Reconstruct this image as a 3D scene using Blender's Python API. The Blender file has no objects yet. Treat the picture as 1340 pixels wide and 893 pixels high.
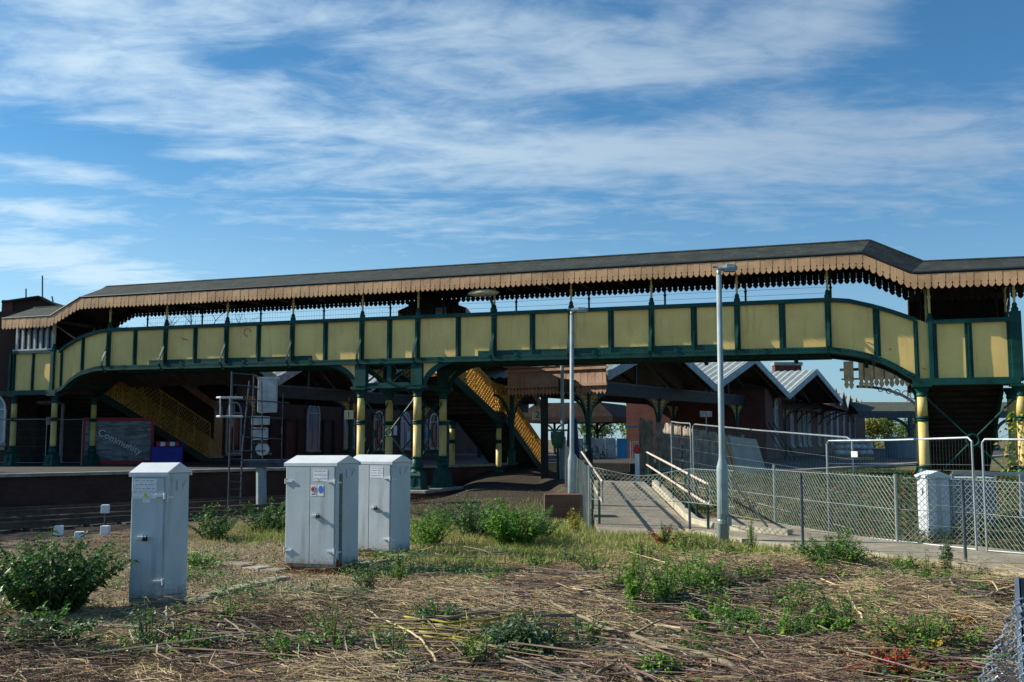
import bpy, math, random
from mathutils import Vector, Matrix, noise as mnoise
RND = random.Random(11)
S = bpy.context.scene
COL = S.collection
PI = math.pi
rad = math.radians

# ------------------------------------------------------------------ camera
CAM_H, FOC, PITCH = 1.9, 1300.0, rad(5.65)
cp, sp = math.cos(PITCH), math.sin(PITCH)
cam_data = bpy.data.cameras.new('camera')
cam_data.sensor_width = 36.0
cam_data.lens = FOC / 1340 * 36
cam_data.clip_start, cam_data.clip_end = 0.05, 6000
cam = bpy.data.objects.new('camera', cam_data)
COL.objects.link(cam)
cam.location = (0, 0, CAM_H)
cam.rotation_euler = (PI / 2 + PITCH, 0, 0)
S.camera = cam

def ray(px, py):
    dx, dy = (px - 670) / FOC, -(py - 446.5) / FOC
    return (dx, cp - dy * sp, sp + dy * cp)
def atY(px, py, Y):                      # survey point at a known distance
    d = ray(px, py); t = Y / d[1]
    return Vector((d[0] * t, Y, CAM_H + d[2] * t))
def atz(px, py, z=0.0):                  # survey point at a known height
    d = ray(px, py); t = (z - CAM_H) / d[2]
    return Vector((d[0] * t, d[1] * t, z))

# ------------------------------------------------------------------ mesh helper
class MB:
    def __init__(s): s.v = []; s.f = []; s.m = []
    def add(s, vs, fs, m=0):
        b = len(s.v); s.v.extend([tuple(p) for p in vs])
        for f in fs: s.f.append(tuple(b + i for i in f)); s.m.append(m)
    def box(s, x0, y0, z0, x1, y1, z1, m=0):
        s.add([(x0,y0,z0),(x1,y0,z0),(x1,y1,z0),(x0,y1,z0),(x0,y0,z1),(x1,y0,z1),(x1,y1,z1),(x0,y1,z1)],
              [(0,3,2,1),(4,5,6,7),(0,1,5,4),(1,2,6,5),(2,3,7,6),(3,0,4,7)], m)
    def bar(s, p, q, w, h, m=0, up=(0,0,1)):
        p, q = Vector(p), Vector(q); d = (q - p).normalized(); u = Vector(up)
        if abs(d.dot(u)) > .98: u = Vector((1,0,0))
        a = d.cross(u).normalized() * (w/2); b = a.cross(d).normalized() * (h/2)
        s.add([p-a-b,p+a-b,p+a+b,p-a+b,q-a-b,q+a-b,q+a+b,q-a+b],
              [(0,1,2,3),(7,6,5,4),(0,4,5,1),(1,5,6,2),(2,6,7,3),(3,7,4,0)], m)
    def tube(s, pts, r, n=6, m=0, cap=True):
        pts = [Vector(p) for p in pts]; k = len(pts)
        rs = r if isinstance(r, (list, tuple)) else [r]*k
        ref = None; rings = []; b0 = len(s.v)
        for i, p in enumerate(pts):
            d = (pts[min(i+1,k-1)] - pts[max(i-1,0)])
            d = d.normalized() if d.length > 1e-9 else Vector((0,0,1))
            if ref is None:
                ref = Vector((0,0,1)) if abs(d.z) < .9 else Vector((1,0,0))
            a = d.cross(ref)
            if a.length < 1e-4: a = d.cross(Vector((0,1,0)))
            a.normalize(); b = a.cross(d).normalized(); ref = b
            for j in range(n):
                t = 2*PI*j/n
                s.v.append(tuple(p + (a*math.cos(t) + b*math.sin(t))*rs[i]))
        for i in range(k-1):
            for j in range(n):
                s.f.append((b0+i*n+j, b0+i*n+(j+1)%n, b0+(i+1)*n+(j+1)%n, b0+(i+1)*n+j)); s.m.append(m)
        if cap:
            s.f.append(tuple(b0+j for j in range(n))[::-1]); s.m.append(m)
            s.f.append(tuple(b0+(k-1)*n+j for j in range(n))); s.m.append(m)
    def lathe(s, c, prof, n=16, m=0):
        b0 = len(s.v); c = Vector(c)
        for r, z in prof:
            for j in range(n):
                t = 2*PI*j/n
                s.v.append((c.x + r*math.cos(t), c.y + r*math.sin(t), c.z + z))
        for i in range(len(prof)-1):
            for j in range(n):
                s.f.append((b0+i*n+j, b0+i*n+(j+1)%n, b0+(i+1)*n+(j+1)%n, b0+(i+1)*n+j)); s.m.append(m)
        s.f.append(tuple(b0+j for j in range(n))[::-1]); s.m.append(m)
        s.f.append(tuple(b0+(len(prof)-1)*n+j for j in range(n))); s.m.append(m)
    def prism(s, poly, fn, t, m=0):      # polygon (a,b) -> fn(a,b,depth)
        k = len(poly)
        vs = [fn(a, b, 0) for a, b in poly] + [fn(a, b, t) for a, b in poly]
        fs = [tuple(range(k)), tuple(range(2*k-1, k-1, -1))]
        fs += [(i, i+k, (i+1) % k + k, (i+1) % k) for i in range(k)]
        s.add(vs, fs, m)
    def quad(s, a, b, c, d, m=0): s.add([a,b,c,d], [(0,1,2,3)], m)
    def build(s, name, mat, parent=None, smooth=False, bevel=0, loc=None):
        me = bpy.data.meshes.new(name)
        me.from_pydata(s.v, [], s.f)
        mats = mat if isinstance(mat, (list, tuple)) else [mat]
        for mm in mats: me.materials.append(mm)
        if len(mats) > 1: me.polygons.foreach_set('material_index', s.m)
        if smooth: me.polygons.foreach_set('use_smooth', [True]*len(me.polygons))
        me.update()
        o = bpy.data.objects.new(name, me); COL.objects.link(o)
        if loc is not None: o.location = loc
        if parent is not None: o.parent = parent
        if bevel:
            b = o.modifiers.new('bevel', 'BEVEL'); b.width = bevel; b.segments = 2; b.limit_method = 'ANGLE'
        return o

XZ = lambda y0: (lambda a, b, t: (a, y0 + t, b))
YZ = lambda x0: (lambda a, b, t: (x0 + t, a, b))
XY = lambda z0: (lambda a, b, t: (a, b, z0 + t))

def tag(o, label=None, cat=None, group=None, kind=None):
    if label: o['label'] = label
    if cat: o['category'] = cat
    if group: o['group'] = group
    if kind: o['kind'] = kind
    return o
def empty(name, loc, rz=0, label=None, cat=None, group=None):
    o = bpy.data.objects.new(name, None); COL.objects.link(o)
    o.location = loc; o.rotation_euler = (0, 0, rz); o.empty_display_size = .2
    return tag(o, label, cat, group)
def kids(o): return [c for c in bpy.data.objects if c.parent == o]
def copy_tree(o, parent=None):
    c = o.copy(); COL.objects.link(c)
    if parent is not None: c.parent = parent
    for ch in kids(o): copy_tree(ch, c)
    return c
def text_mesh(txt, size, mat, name, parent, loc, rot, extrude=.004, shear=0):
    cu = bpy.data.curves.new(name, 'FONT'); cu.body = txt; cu.size = size; cu.extrude = extrude
    cu.align_x = 'CENTER'; cu.align_y = 'CENTER'; cu.resolution_u = 3; cu.shear = shear
    t = bpy.data.objects.new(name, cu); COL.objects.link(t)
    dg = bpy.context.evaluated_depsgraph_get()
    me = bpy.data.meshes.new_from_object(t.evaluated_get(dg))
    bpy.data.objects.remove(t); bpy.data.curves.remove(cu)
    me.materials.clear(); me.materials.append(mat); me.name = name
    o = bpy.data.objects.new(name, me); COL.objects.link(o)
    o.parent = parent; o.location = loc; o.rotation_euler = rot
    return o

# ------------------------------------------------------------------ materials
def mat_base(name):
    m = bpy.data.materials.new(name); m.use_nodes = True
    nt = m.node_tree; b = nt.nodes['Principled BSDF']
    return m, nt, b
def N(nt, typ, **kw):
    n = nt.nodes.new(typ)
    for k, v in kw.items():
        if k in n.inputs: n.inputs[k].default_value = v
        else: setattr(n, k, v)
    return n
def L(nt, a, b): nt.links.new(a, b)
def mixc(nt, fac, a, b, mode='MIX'):
    n = nt.nodes.new('ShaderNodeMix'); n.data_type = 'RGBA'; n.blend_type = mode
    for i, v in ((0, fac), (6, a), (7, b)):
        if hasattr(v, 'is_linked'): L(nt, v, n.inputs[i])
        else: n.inputs[i].default_value = v if i == 0 else (*v[:3], 1)
    return n.outputs[2]
def ramp(nt, src, lo, hi):
    n = nt.nodes.new('ShaderNodeMapRange'); n.inputs[1].default_value = lo; n.inputs[2].default_value = hi
    n.interpolation_type = 'SMOOTHSTEP'
    L(nt, src, n.inputs[0]); return n.outputs[0]
def surf(name, col, rough=.6, var=.22, scale=3., bump=.1, bscale=40., dirt=None, damt=.5, streak=0., metal=0., spec=.3, fine=0., mud=0.):
    m, nt, b = mat_base(name)
    tc = N(nt, 'ShaderNodeTexCoord'); src = tc.outputs['Object']
    n1 = N(nt, 'ShaderNodeTexNoise', Scale=scale, Detail=5., Roughness=.6); L(nt, src, n1.inputs['Vector'])
    lo = tuple(c*(1-var) for c in col); hi = tuple(min(1, c*(1+var)) for c in col)
    c = mixc(nt, ramp(nt, n1.outputs['Fac'], .3, .7), lo, hi)
    if fine:
        n4 = N(nt, 'ShaderNodeTexNoise', Scale=scale*14, Detail=3.); L(nt, src, n4.inputs['Vector'])
        c = mixc(nt, ramp(nt, n4.outputs['Fac'], .4, .7), c, tuple(x*(1-fine) for x in col))
    if dirt:
        mp = N(nt, 'ShaderNodeMapping'); L(nt, src, mp.inputs['Vector'])
        mp.inputs['Scale'].default_value = (1, 1, .12) if streak else (1, 1, 1)
        n2 = N(nt, 'ShaderNodeTexNoise', Scale=streak or scale*2.3, Detail=6., Roughness=.7); L(nt, mp.outputs[0], n2.inputs['Vector'])
        d = ramp(nt, n2.outputs['Fac'], .5, .78)
        mm = N(nt, 'ShaderNodeMath', operation='MULTIPLY'); L(nt, d, mm.inputs[0]); mm.inputs[1].default_value = damt
        c = mixc(nt, mm.outputs[0], c, dirt)
    if mud:                                   # mud splashed up from the ground
        sz = N(nt, 'ShaderNodeSeparateXYZ'); L(nt, src, sz.inputs[0])
        nm = N(nt, 'ShaderNodeTexNoise', Scale=14., Detail=6., Roughness=.7); L(nt, src, nm.inputs['Vector'])
        mu = N(nt, 'ShaderNodeMath', operation='MULTIPLY_ADD'); L(nt, sz.outputs[2], mu.inputs[0]); mu.inputs[1].default_value = -1.0/mud; L(nt, nm.outputs['Fac'], mu.inputs[2])
        k_ = N(nt, 'ShaderNodeMath', operation='MULTIPLY'); L(nt, ramp(nt, mu.outputs[0], -.12, .42), k_.inputs[0]); k_.inputs[1].default_value = .75
        c = mixc(nt, k_.outputs[0], c, (.17,.13,.085))
    L(nt, c, b.inputs['Base Color'])
    b.inputs['Roughness'].default_value = rough; b.inputs['Metallic'].default_value = metal
    b.inputs['Specular IOR Level'].default_value = spec
    if bump:
        n3 = N(nt, 'ShaderNodeTexNoise', Scale=bscale, Detail=4.); L(nt, src, n3.inputs['Vector'])
        bp = N(nt, 'ShaderNodeBump', Strength=bump, Distance=.02); L(nt, n3.outputs['Fac'], bp.inputs['Height'])
        L(nt, bp.outputs[0], b.inputs['Normal'])
    return m
def brickmat(name, c1, c2, mortar, along='x'):
    m, nt, b = mat_base(name)
    tc = N(nt, 'ShaderNodeTexCoord'); sx = N(nt, 'ShaderNodeSeparateXYZ'); L(nt, tc.outputs['Object'], sx.inputs[0])
    ad = N(nt, 'ShaderNodeMath', operation='ADD'); L(nt, sx.outputs[0], ad.inputs[0]); L(nt, sx.outputs[1], ad.inputs[1])
    cb = N(nt, 'ShaderNodeCombineXYZ'); L(nt, ad.outputs[0], cb.inputs[0]); L(nt, sx.outputs[2], cb.inputs[1])
    br = N(nt, 'ShaderNodeTexBrick', Scale=1.); L(nt, cb.outputs[0], br.inputs['Vector'])
    for k, v in (('Brick Width', .225), ('Row Height', .075), ('Mortar Size', .008)): br.inputs[k].default_value = v
    br.inputs['Color1'].default_value = (*c1, 1); br.inputs['Color2'].default_value = (*c2, 1); br.inputs['Mortar'].default_value = (*mortar, 1)
    n1 = N(nt, 'ShaderNodeTexNoise', Scale=1.3, Detail=6.); L(nt, tc.outputs['Object'], n1.inputs['Vector'])
    c = mixc(nt, ramp(nt, n1.outputs['Fac'], .4, .75), br.outputs['Color'], tuple(x*.5 for x in c1))
    L(nt, c, b.inputs['Base Color']); b.inputs['Roughness'].default_value = .85
    bp = N(nt, 'ShaderNodeBump', Strength=.5, Distance=.01); L(nt, br.outputs['Fac'], bp.inputs['Height']); bp.invert = True
    L(nt, bp.outputs[0], b.inputs['Normal'])
    return m
def leafmat(name, ca, cb_, rough=.45, trans=.3, scale=9.):
    m, nt, b = mat_base(name)
    tc = N(nt, 'ShaderNodeTexCoord'); n1 = N(nt, 'ShaderNodeTexNoise', Scale=scale, Detail=3.); L(nt, tc.outputs['Object'], n1.inputs['Vector'])
    c = mixc(nt, ramp(nt, n1.outputs['Fac'], .32, .68), ca, cb_)
    L(nt, c, b.inputs['Base Color']); b.inputs['Roughness'].default_value = rough; b.inputs['Specular IOR Level'].default_value = .35
    if trans:
        tr = N(nt, 'ShaderNodeBsdfTranslucent'); L(nt, mixc(nt, .5, c, (ca[0]*1.3+.02, ca[1]*1.4+.03, ca[2]*.6)), tr.inputs[0])
        mx = N(nt, 'ShaderNodeMixShader'); mx.inputs[0].default_value = trans
        L(nt, b.outputs[0], mx.inputs[1]); L(nt, tr.outputs[0], mx.inputs[2])
        L(nt, mx.outputs[0], nt.nodes['Material Output'].inputs[0])
    return m
def glassmat(name, col):
    m, nt, b = mat_base(name); b.inputs['Base Color'].default_value = (*col, 1)
    b.inputs['Roughness'].default_value = .08; b.inputs['Specular IOR Level'].default_value = .6
    return m

YEL = surf('cream_yellow_paint', (.95,.61,.205), .5, .13, .6, .15, 6, dirt=(.52,.29,.09), damt=.6, streak=5.)
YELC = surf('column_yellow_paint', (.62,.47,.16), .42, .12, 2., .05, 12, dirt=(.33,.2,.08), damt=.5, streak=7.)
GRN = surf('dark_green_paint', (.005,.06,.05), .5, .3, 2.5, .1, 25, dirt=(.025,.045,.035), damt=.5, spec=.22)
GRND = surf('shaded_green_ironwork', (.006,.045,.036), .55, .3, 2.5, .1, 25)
TAN = surf('valance_tan_paint', (.67,.39,.2), .6, .26, .9, .15, 30, dirt=(.27,.14,.07), damt=.6, streak=7.)
TANO = surf('faded_pink_tan_paint', (.42,.27,.2), .65, .2, 2., .2, 30, dirt=(.22,.13,.09), damt=.7, streak=6.)
SLATE = surf('mossy_roofing_felt', (.032,.04,.037), .9, .4, 1.6, .5, 14, dirt=(.085,.1,.04), damt=.95, fine=.4)
GUT = surf('dark_gutter_paint', (.02,.024,.026), .6, .3, 3.)
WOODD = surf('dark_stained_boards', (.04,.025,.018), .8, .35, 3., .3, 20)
DECK = surf('dark_deck_timber', (.05,.04,.033), .85, .3, 3., .3, 20)
LATT = surf('ochre_lattice_paint', (.68,.42,.11), .6, .3, 4., .2, 20, dirt=(.13,.06,.02), damt=.7)
CAB = surf('pale_grey_cabinet_paint', (.47,.53,.555), .48, .09, 1.2, .1, 9, dirt=(.22,.235,.2), damt=.6, streak=5., mud=.42)
CABW = surf('white_cabinet_paint', (.6,.65,.68), .5, .06, 1.5, .06, 14, dirt=(.34,.36,.33), damt=.5, streak=6., mud=.4)
CABL = surf('cabinet_lid_paint', (.62,.65,.66), .55, .08, 2., .1, 14, dirt=(.3,.3,.25), damt=.4)
RUST = surf('rusty_steel', (.2,.075,.025), .85, .5, 12., .4, 60, dirt=(.05,.02,.01), damt=.7)
GALV = surf('galvanised_steel', (.3,.34,.35), .45, .15, 5., .06, 40, metal=.6, dirt=(.25,.25,.22), damt=.4)
GALP = surf('grey_lamp_paint', (.27,.34,.355), .5, .14, 4., .08, 30, dirt=(.2,.22,.2), damt=.5, streak=9.)
WIRE = surf('galvanised_wire', (.27,.31,.29), .5, .15, 5., 0)
WIREN = surf('near_galvanised_wire', (.42,.47,.52), .4, .2, 9., 0, metal=.5)
BRK = brickmat('red_brick', (.17,.042,.026), (.11,.028,.02), (.07,.05,.042))
BRKD = brickmat('shade_darkened_brick', (.10,.036,.025), (.07,.026,.019), (.055,.045,.038))  # darker brick for walls in shade, the shade put into its colour
STONE = surf('worn_coping_stone', (.33,.3,.25), .85, .25, 3., .3, 30, dirt=(.14,.13,.1), damt=.7)
CONC = surf('worn_concrete', (.33,.29,.215), .88, .24, 1.1, .35, 50, dirt=(.13,.125,.075), damt=.8, fine=.3)
KERB = surf('pale_kerb_concrete', (.4,.37,.28), .85, .2, 3., .3, 40, dirt=(.2,.19,.12), damt=.6)
PAVE = surf('platform_tarmac', (.06,.056,.052), .9, .2, 1.5, .3, 50)
WHT = surf('white_paint', (.74,.76,.76), .5, .08, 3., .05)
WHTD = surf('dirty_white_paint', (.5,.52,.52), .6, .2, 3., .1, dirt=(.2,.2,.18), damt=.6, streak=6.)
BARGE = surf('grey_blue_bargeboard_paint', (.3,.37,.4), .6, .2, 3., .15, dirt=(.14,.16,.15), damt=.6)
CORR = surf('pale_corrugated_roofing', (.33,.37,.355), .6, .15, 2., .1, dirt=(.28,.28,.22), damt=.5)
GREYB = surf('weathered_grey_boards', (.085,.092,.068), .8, .3, 4., .3, 30, dirt=(.12,.12,.08), damt=.7, streak=8.)
PALW = surf('weathered_fence_timber', (.34,.285,.235), .85, .4, 4., .4, 30, dirt=(.07,.055,.045), damt=.7, streak=9.)
PLY = surf('plywood_boarding', (.45,.27,.12), .7, .2, 4., .1)
IRON = surf('dark_blue_grey_ironwork', (.05,.07,.09), .55, .3, 5., .1, 30, dirt=(.1,.05,.03), damt=.4)
STEEL = surf('rusty_rail_steel', (.12,.08,.06), .6, .3, 5., .1, 30, metal=.3)
BLACK = surf('black_paint', (.012,.012,.013), .5, .2, 4., 0)
GLASS = glassmat('dark_window_glass', (.02,.025,.03))
GLASSP = glassmat('pale_window_glass', (.22,.28,.32))
TIMB = surf('old_sleeper_timber', (.075,.06,.045), .9, .35, 6., .5, 30)
PLUM = surf('dark_brown_soffit', (.055,.032,.025), .8, .3, 3., .2)
SOFF = surf('soffit_boards', (.10,.078,.06), .8, .25, 2., .2, 25)
RAILP = surf('rust_flaked_rail_paint', (.62,.5,.42), .6, .3, 8., .3, 40, dirt=(.3,.12,.05), damt=.8)
BLU = surf('blue_plastic', (.02,.03,.35), .45, .2, 3., 0)
RED = surf('red_paint', (.45,.03,.03), .5, .15, 3., 0)
CYAN = surf('bright_blue_board', (.03,.28,.62), .5, .12, 2., 0)
CREAM = surf('cream_sign_paint', (.85,.8,.62), .5, .06, 3., 0)
YSTK = surf('yellow_sticker', (.75,.6,.02), .5, .05, 3., 0)
PAPER = surf('faded_white_sticker', (.75,.76,.78), .5, .08, 20., 0)
INK = surf('grey_print', (.22,.24,.3), .6, .3, 60., 0)
SIGNB = surf('blue_print', (.05,.2,.6), .5, .2, 30., 0)
LAMPB = surf('aged_lamp_bowl', (.5,.44,.27), .4, .2, 5., .1, dirt=(.2,.17,.1), damt=.6)
# ================================================================== FOOTBRIDGE
BR_O = Vector((9.808, 30.6, 0)); BR_A = rad(-20.452)
bridge = empty('footbridge', BR_O, BR_A, 'long roofed railway footbridge with cream panels, green girders and scalloped tan valance', 'footbridge')
BM = Matrix.Translation(BR_O) @ Matrix.Rotation(BR_A, 4, 'Z')
def BW(x, y, z): return BM @ Vector((x, y, z))
WID = 2.2
POSTS = [-28.02,-25.18,-22.28,-19.31,-16.34,-14.07,-11.12,-8.32,-5.55,-2.77,0.0]
MIDS = [-26.70,-23.76,-20.82,-17.88,-15.21,-12.49,-9.71,-6.93,-4.16,-1.38]
def ztop(x):
    if x > 0:
        pts = [(0,6.24),(.61,6.18),(1.42,5.95),(2.0,5.73),(2.53,5.5),(2.82,5.36)]
    elif x < -28.02:
        pts = [(-30.6,5.55),(-30.14,5.83),(-29.47,6.12),(-28.68,6.31),(-28.02,6.38)]
    else: return 6.24 - .005*x
    return interp(pts, x)
def zbot(x):
    if x > 0: pts = [(0,4.62),(.78,4.5),(1.43,4.3),(2.07,3.96),(2.38,3.69),(2.6,3.64)]
    elif x < -28.02: pts = [(-30.5,3.9),(-30.28,3.99),(-29.86,4.33),(-29.39,4.58),(-28.6,4.74),(-28.02,4.78)]
    else: return 4.62 - .005*x
    return interp(pts, x)
def interp(pts, x):
    if x <= pts[0][0]: return pts[0][1]
    for (a, b), (c, d) in zip(pts, pts[1:]):
        if x <= c:
            t = (x-a)/(c-a); return b + (d-b)*t
    return pts[-1][1]
def frange(a, b, n): return [a + (b-a)*i/(n-1) for i in range(n)]

# parapet panels (front girder), one mesh per bay, slightly buckled plate
ALLX = sorted(POSTS + MIDS + [-29.37,-30.5] + [1.4, 2.5])
def panel(x0, x1, ft, fb, y=0.0, yin=.03, name='parapet_panel', mat=YEL, n=6):
    m = MB(); ph = RND.random()*9; amp = RND.uniform(.004,.011)
    xs = frange(x0, x1, n); vs = []
    for i, x in enumerate(xs):
        for j in range(7):
            z = fb(x) + (ft(x)-fb(x))*j/6
            bul = amp*math.sin(PI*i/(n-1))*math.sin(PI*j/6)*math.sin(ph + x*2.2 + j*.7)
            vs.append((x, y - bul, z))
    k = len(vs); vs2 = [(a, y+yin, c) for a, b, c in vs]
    fs = []
    for i in range(n-1):
        for j in range(6):
            a = i*7+j; fs.append((a, a+7, a+8, a+1)); fs.append((k+a, k+a+1, k+a+8, k+a+7))
    m.add(vs+vs2, fs)
    # small cover strips, pressed plate edge
    return m.build(name, mat, bridge, smooth=True)
for a, b in zip(ALLX, ALLX[1:]): panel(a, b, ztop, zbot)
def lt(x): return 5.43 if x > 0 else 5.60
def lb(x): return 3.66 if x > 0 else 3.90
panel(2.52, 2.86, lambda x: interp([(2.5,5.5),(2.66,5.45),(2.86,5.35)], x), lb, n=4)
panel(2.95, 3.94, lt, lb); panel(3.94, 5.06, lt, lb)
panel(-30.86, -30.5, lt, lb, n=3); panel(-32.0, -30.86, lt, lb); panel(-33.05, -32.0, lt, lb)

def ribbon(xs, zf, y0, y1, h, name, mat, above=False, parent=bridge):
    m = MB(); vs = []
    for x in xs:
        z = zf(x); za, zb = (z, z+h)
        vs += [(x,y0,za),(x,y1,za),(x,y1,zb),(x,y0,zb)]
    fs = [(0,1,2,3), tuple(len(vs)-4+i for i in (3,2,1,0))]
    for i in range(len(xs)-1):
        a = i*4
        for j in range(4): fs.append((a+j, a+4+j, a+4+(j+1)%4, a+(j+1)%4))
    m.add(vs, fs); return m.build(name, mat, parent)
MAINX = frange(-30.55, -28.02, 9)[:-1] + frange(-28.02, 0, 15)[:-1] + frange(0, 2.55, 9)
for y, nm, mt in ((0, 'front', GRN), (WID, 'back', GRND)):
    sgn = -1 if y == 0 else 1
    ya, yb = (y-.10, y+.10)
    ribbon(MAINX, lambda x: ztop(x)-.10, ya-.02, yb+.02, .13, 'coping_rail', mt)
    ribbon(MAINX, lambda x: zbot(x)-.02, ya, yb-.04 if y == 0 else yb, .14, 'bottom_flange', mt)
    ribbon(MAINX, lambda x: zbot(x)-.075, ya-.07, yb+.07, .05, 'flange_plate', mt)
# back parapet plates
mbk = MB()
for a, b in zip(MAINX, MAINX[1:]):
    mbk.add([(a,WID-.02,zbot(a)),(b,WID-.02,zbot(b)),(b,WID-.02,ztop(b)),(a,WID-.02,ztop(a))], [(0,1,2,3)])
mbk.build('back_parapet', YEL, bridge)
# doubler plates along the bottom of two spans
for x0, x1 in ((-25.95, -18.45), (-11.72, -3.45)):
    m = MB(); zf = zbot(x0)
    m.add([(x0,-.045,zbot(x0)+.12),(x1,-.045,zbot(x1)+.12),(x1,-.045,zbot(x1)+.30),(x0,-.045,zbot(x0)+.30),
           (x0,-.001,zbot(x0)+.12),(x1,-.001,zbot(x1)+.12),(x1,-.001,zbot(x1)+.30),(x0,-.001,zbot(x0)+.30)],
          [(0,1,2,3),(4,7,6,5),(0,4,5,1),(3,2,6,7),(0,3,7,4),(1,5,6,2)])
    m.build('doubler_plate', GRN, bridge)
# rivets: small domes, one mesh along each girder line
def rivet(m, x, y, z, r=.016):
    m.add([(x-r,y,z-r),(x+r,y,z-r),(x+r,y,z+r),(x-r,y,z+r),(x,y-r*1.1,z)], [(0,1,4),(1,2,4),(2,3,4),(3,0,4)])
m = MB()
x = -30.3
while x < 2.45:
    rivet(m, x, -.103, zbot(x)+.075)
    for x0, x1 in ((-25.95, -18.45), (-11.72, -3.45)):
        if x0+.1 < x < x1-.1:
            rivet(m, x, -.047, zbot(x)+.26)
    x += .115
m.build('rivet_row', GRN, bridge)

def stiffener(x, z0, z1, w=.2, rv=True):
    m = MB(); m.box(x-w/2, -.025, z0, x+w/2, -.003, z1); m.box(x-.018, -.09, z0, x+.018, -.024, z1)
    if rv:
        z = z0+.1
        while z < z1-.08:
            rivet(m, x-w*.33, -.026, z); rivet(m, x+w*.33, -.026, z); z += .105
    return m.build('stiffener', GRN, bridge)
for x in MIDS + [1.4]: stiffener(x, zbot(x)+.1, ztop(x)-.09, .2)
stiffener(-29.37, zbot(-29.37)+.1, ztop(-29.37)-.09, .17)
for x in (2.5, -30.47): stiffener(x, lb(x)+.02, ztop(x)-.08, .13, False)
stiffener(3.94, 3.7, 5.36, .2); stiffener(-32.0, 3.95, 5.52, .14, False)
stiffener(3.0, 3.7, 5.36, .16, False); stiffener(5.03, 3.7, 5.36, .14); stiffener(-33.03, 3.95, 5.52, .12, False)

def outrigger(x):
    """pilaster with a swan-necked stay bracing the parapet"""
    zb, zt = zbot(x), ztop(x)
    m = MB(); m.box(x-.09, -.075, zb+.1, x+.09, -.004, zt-.08); m.box(x-.02, -.15, zb+.12, x+.02, -.07, zt-.2)
    z = zb+.2
    while z < zt-.15: rivet(m, x-.055, -.076, z, .014); rivet(m, x+.055, -.076, z, .014); z += .11
    p = m.build('post_pilaster', GRN, bridge)
    s = MB()
    path = [(-.10,-.12),(-.22,-.10),(-.33,-.02),(-.385,.12),(-.375,.28),(-.33,.43),(-.26,.56),(-.19,.68),(-.14,.80),(-.12,.95),(-.12,1.12)]
    for (a, b), (c, d) in zip(path, path[1:]): s.bar((x, a, zb+b), (x, c, zb+d), .085, .03, up=(0,-1,.3))
    s.build('swan_neck_stay', GRN, p)
    return p
for x in POSTS: outrigger(x)
for x, z0, z1, w in ((2.9,3.64,5.4,.14),(5.2,3.6,5.62,.30),(-30.9,3.9,5.62,.17),(-33.2,3.9,5.5,.12)):
    m = MB(); m.box(x-w/2, -.12, z0, x+w/2, .12, z1)
    m.build('landing_post', GRN, bridge, bevel=.012)
for x0, x1, zt_, zb_ in ((2.86, 5.06, 5.43, 3.66), (-33.15, -30.8, 5.60, 3.90)):
    m = MB(); m.box(x0+.08, -.11, zt_-.1, x1, .09, zt_+.02); m.build('landing_coping', GRN, bridge)
    m = MB(); m.box(x0-.5, -.15, zb_-.12, x1+.2, .15, zb_+.045); m.box(x0-.5, -.2, zb_-.16, x1+.2, .2, zb_-.121); m.build('landing_beam', GRN, bridge)
    m = MB(); m.box(x0-.4, .05, zb_-.1, x1+.2, WID+.1, zb_+.03); m.build('landing_floor', DECK, bridge)

# deck and cross beams
ribbon(MAINX, lambda x: zbot(x)+.02, .12, WID-.1, .08, 'deck', DECK)
cb_ = MB()
for i in range(24):
    x = -30 + i*1.36
    z = zbot(x); cb_.box(x-.06, .1, z-.06, x+.06, WID-.1, z+.02)
cb_.build('cross_beam', GRND, bridge)
m = MB()
for y in (.55, 1.1, 1.65): m.bar((-28, y, zbot(-28)-.1), (0, y, zbot(0)-.1), .09, .09)
m.build('service_pipe', GRND, bridge)
for x in (-1.1, -3.95, 1.0):                      # pointed bracket ends below the deck
    m = MB(); m.prism([(0,0),(.5,0),(.42,-.26),(.3,-.2)], lambda a, b, t: (x+.0+t, .2+a*1.2, zbot(x)-.06+b), .12); m.build('beam_end', GRND, bridge)

# ---- roof
EY = -.45; EB = WID+.45; RY = WID/2
RPATH = [(-33.3,7.02,7.63),(-30.68,7.02,7.63),(-29.16,7.72,8.36),(1.05,7.57,8.20),(2.45,6.87,7.42),(6.2,6.83,7.36)]
RRID  = [-33.3,-30.9,-29.28,1.28,2.83,6.2]
m = MB(); vs = []
for (x, ze, zr), xr in zip(RPATH, RRID):
    vs += [(x,EY-.04,ze),(xr,RY,zr),(x,EB+.06,ze),(x,EY-.04,ze-.05),(xr,RY,zr-.06),(x,EB+.06,ze-.05)]
fs = []
for i in range(5):
    a = i*6; b = a+6
    fs += [(a,b,b+1,a+1),(a+1,b+1,b+2,a+2),(a+3,a+4,b+4,b+3),(a+4,a+5,b+5,b+4),(a,a+3,b+3,b),(a+2,b+2,b+5,a+5)]
fs += [(0,1,4,3),(1,2,5,4),(30,33,34,31),(31,34,35,32)]
m.add(vs, fs); m.build('roof', SLATE, bridge)
m = MB(); s2 = MB()
for i in range(5):                                # ridge cap, gutter and lead rolls
    (x0,e0,r0),(x1,e1,r1) = RPATH[i], RPATH[i+1]
    m.tube([(RRID[i],RY,r0+.0),(RRID[i+1],RY,r1+.0)], .05, 6)
    for y in (EY-.06, EB+.12): s2.tube([(x0,y,e0-.03),(x1,y,e1-.03)], .045, 8)
m.build('ridge_cap', SLATE, bridge); s2.build('gutter', GUT, bridge)
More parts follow.
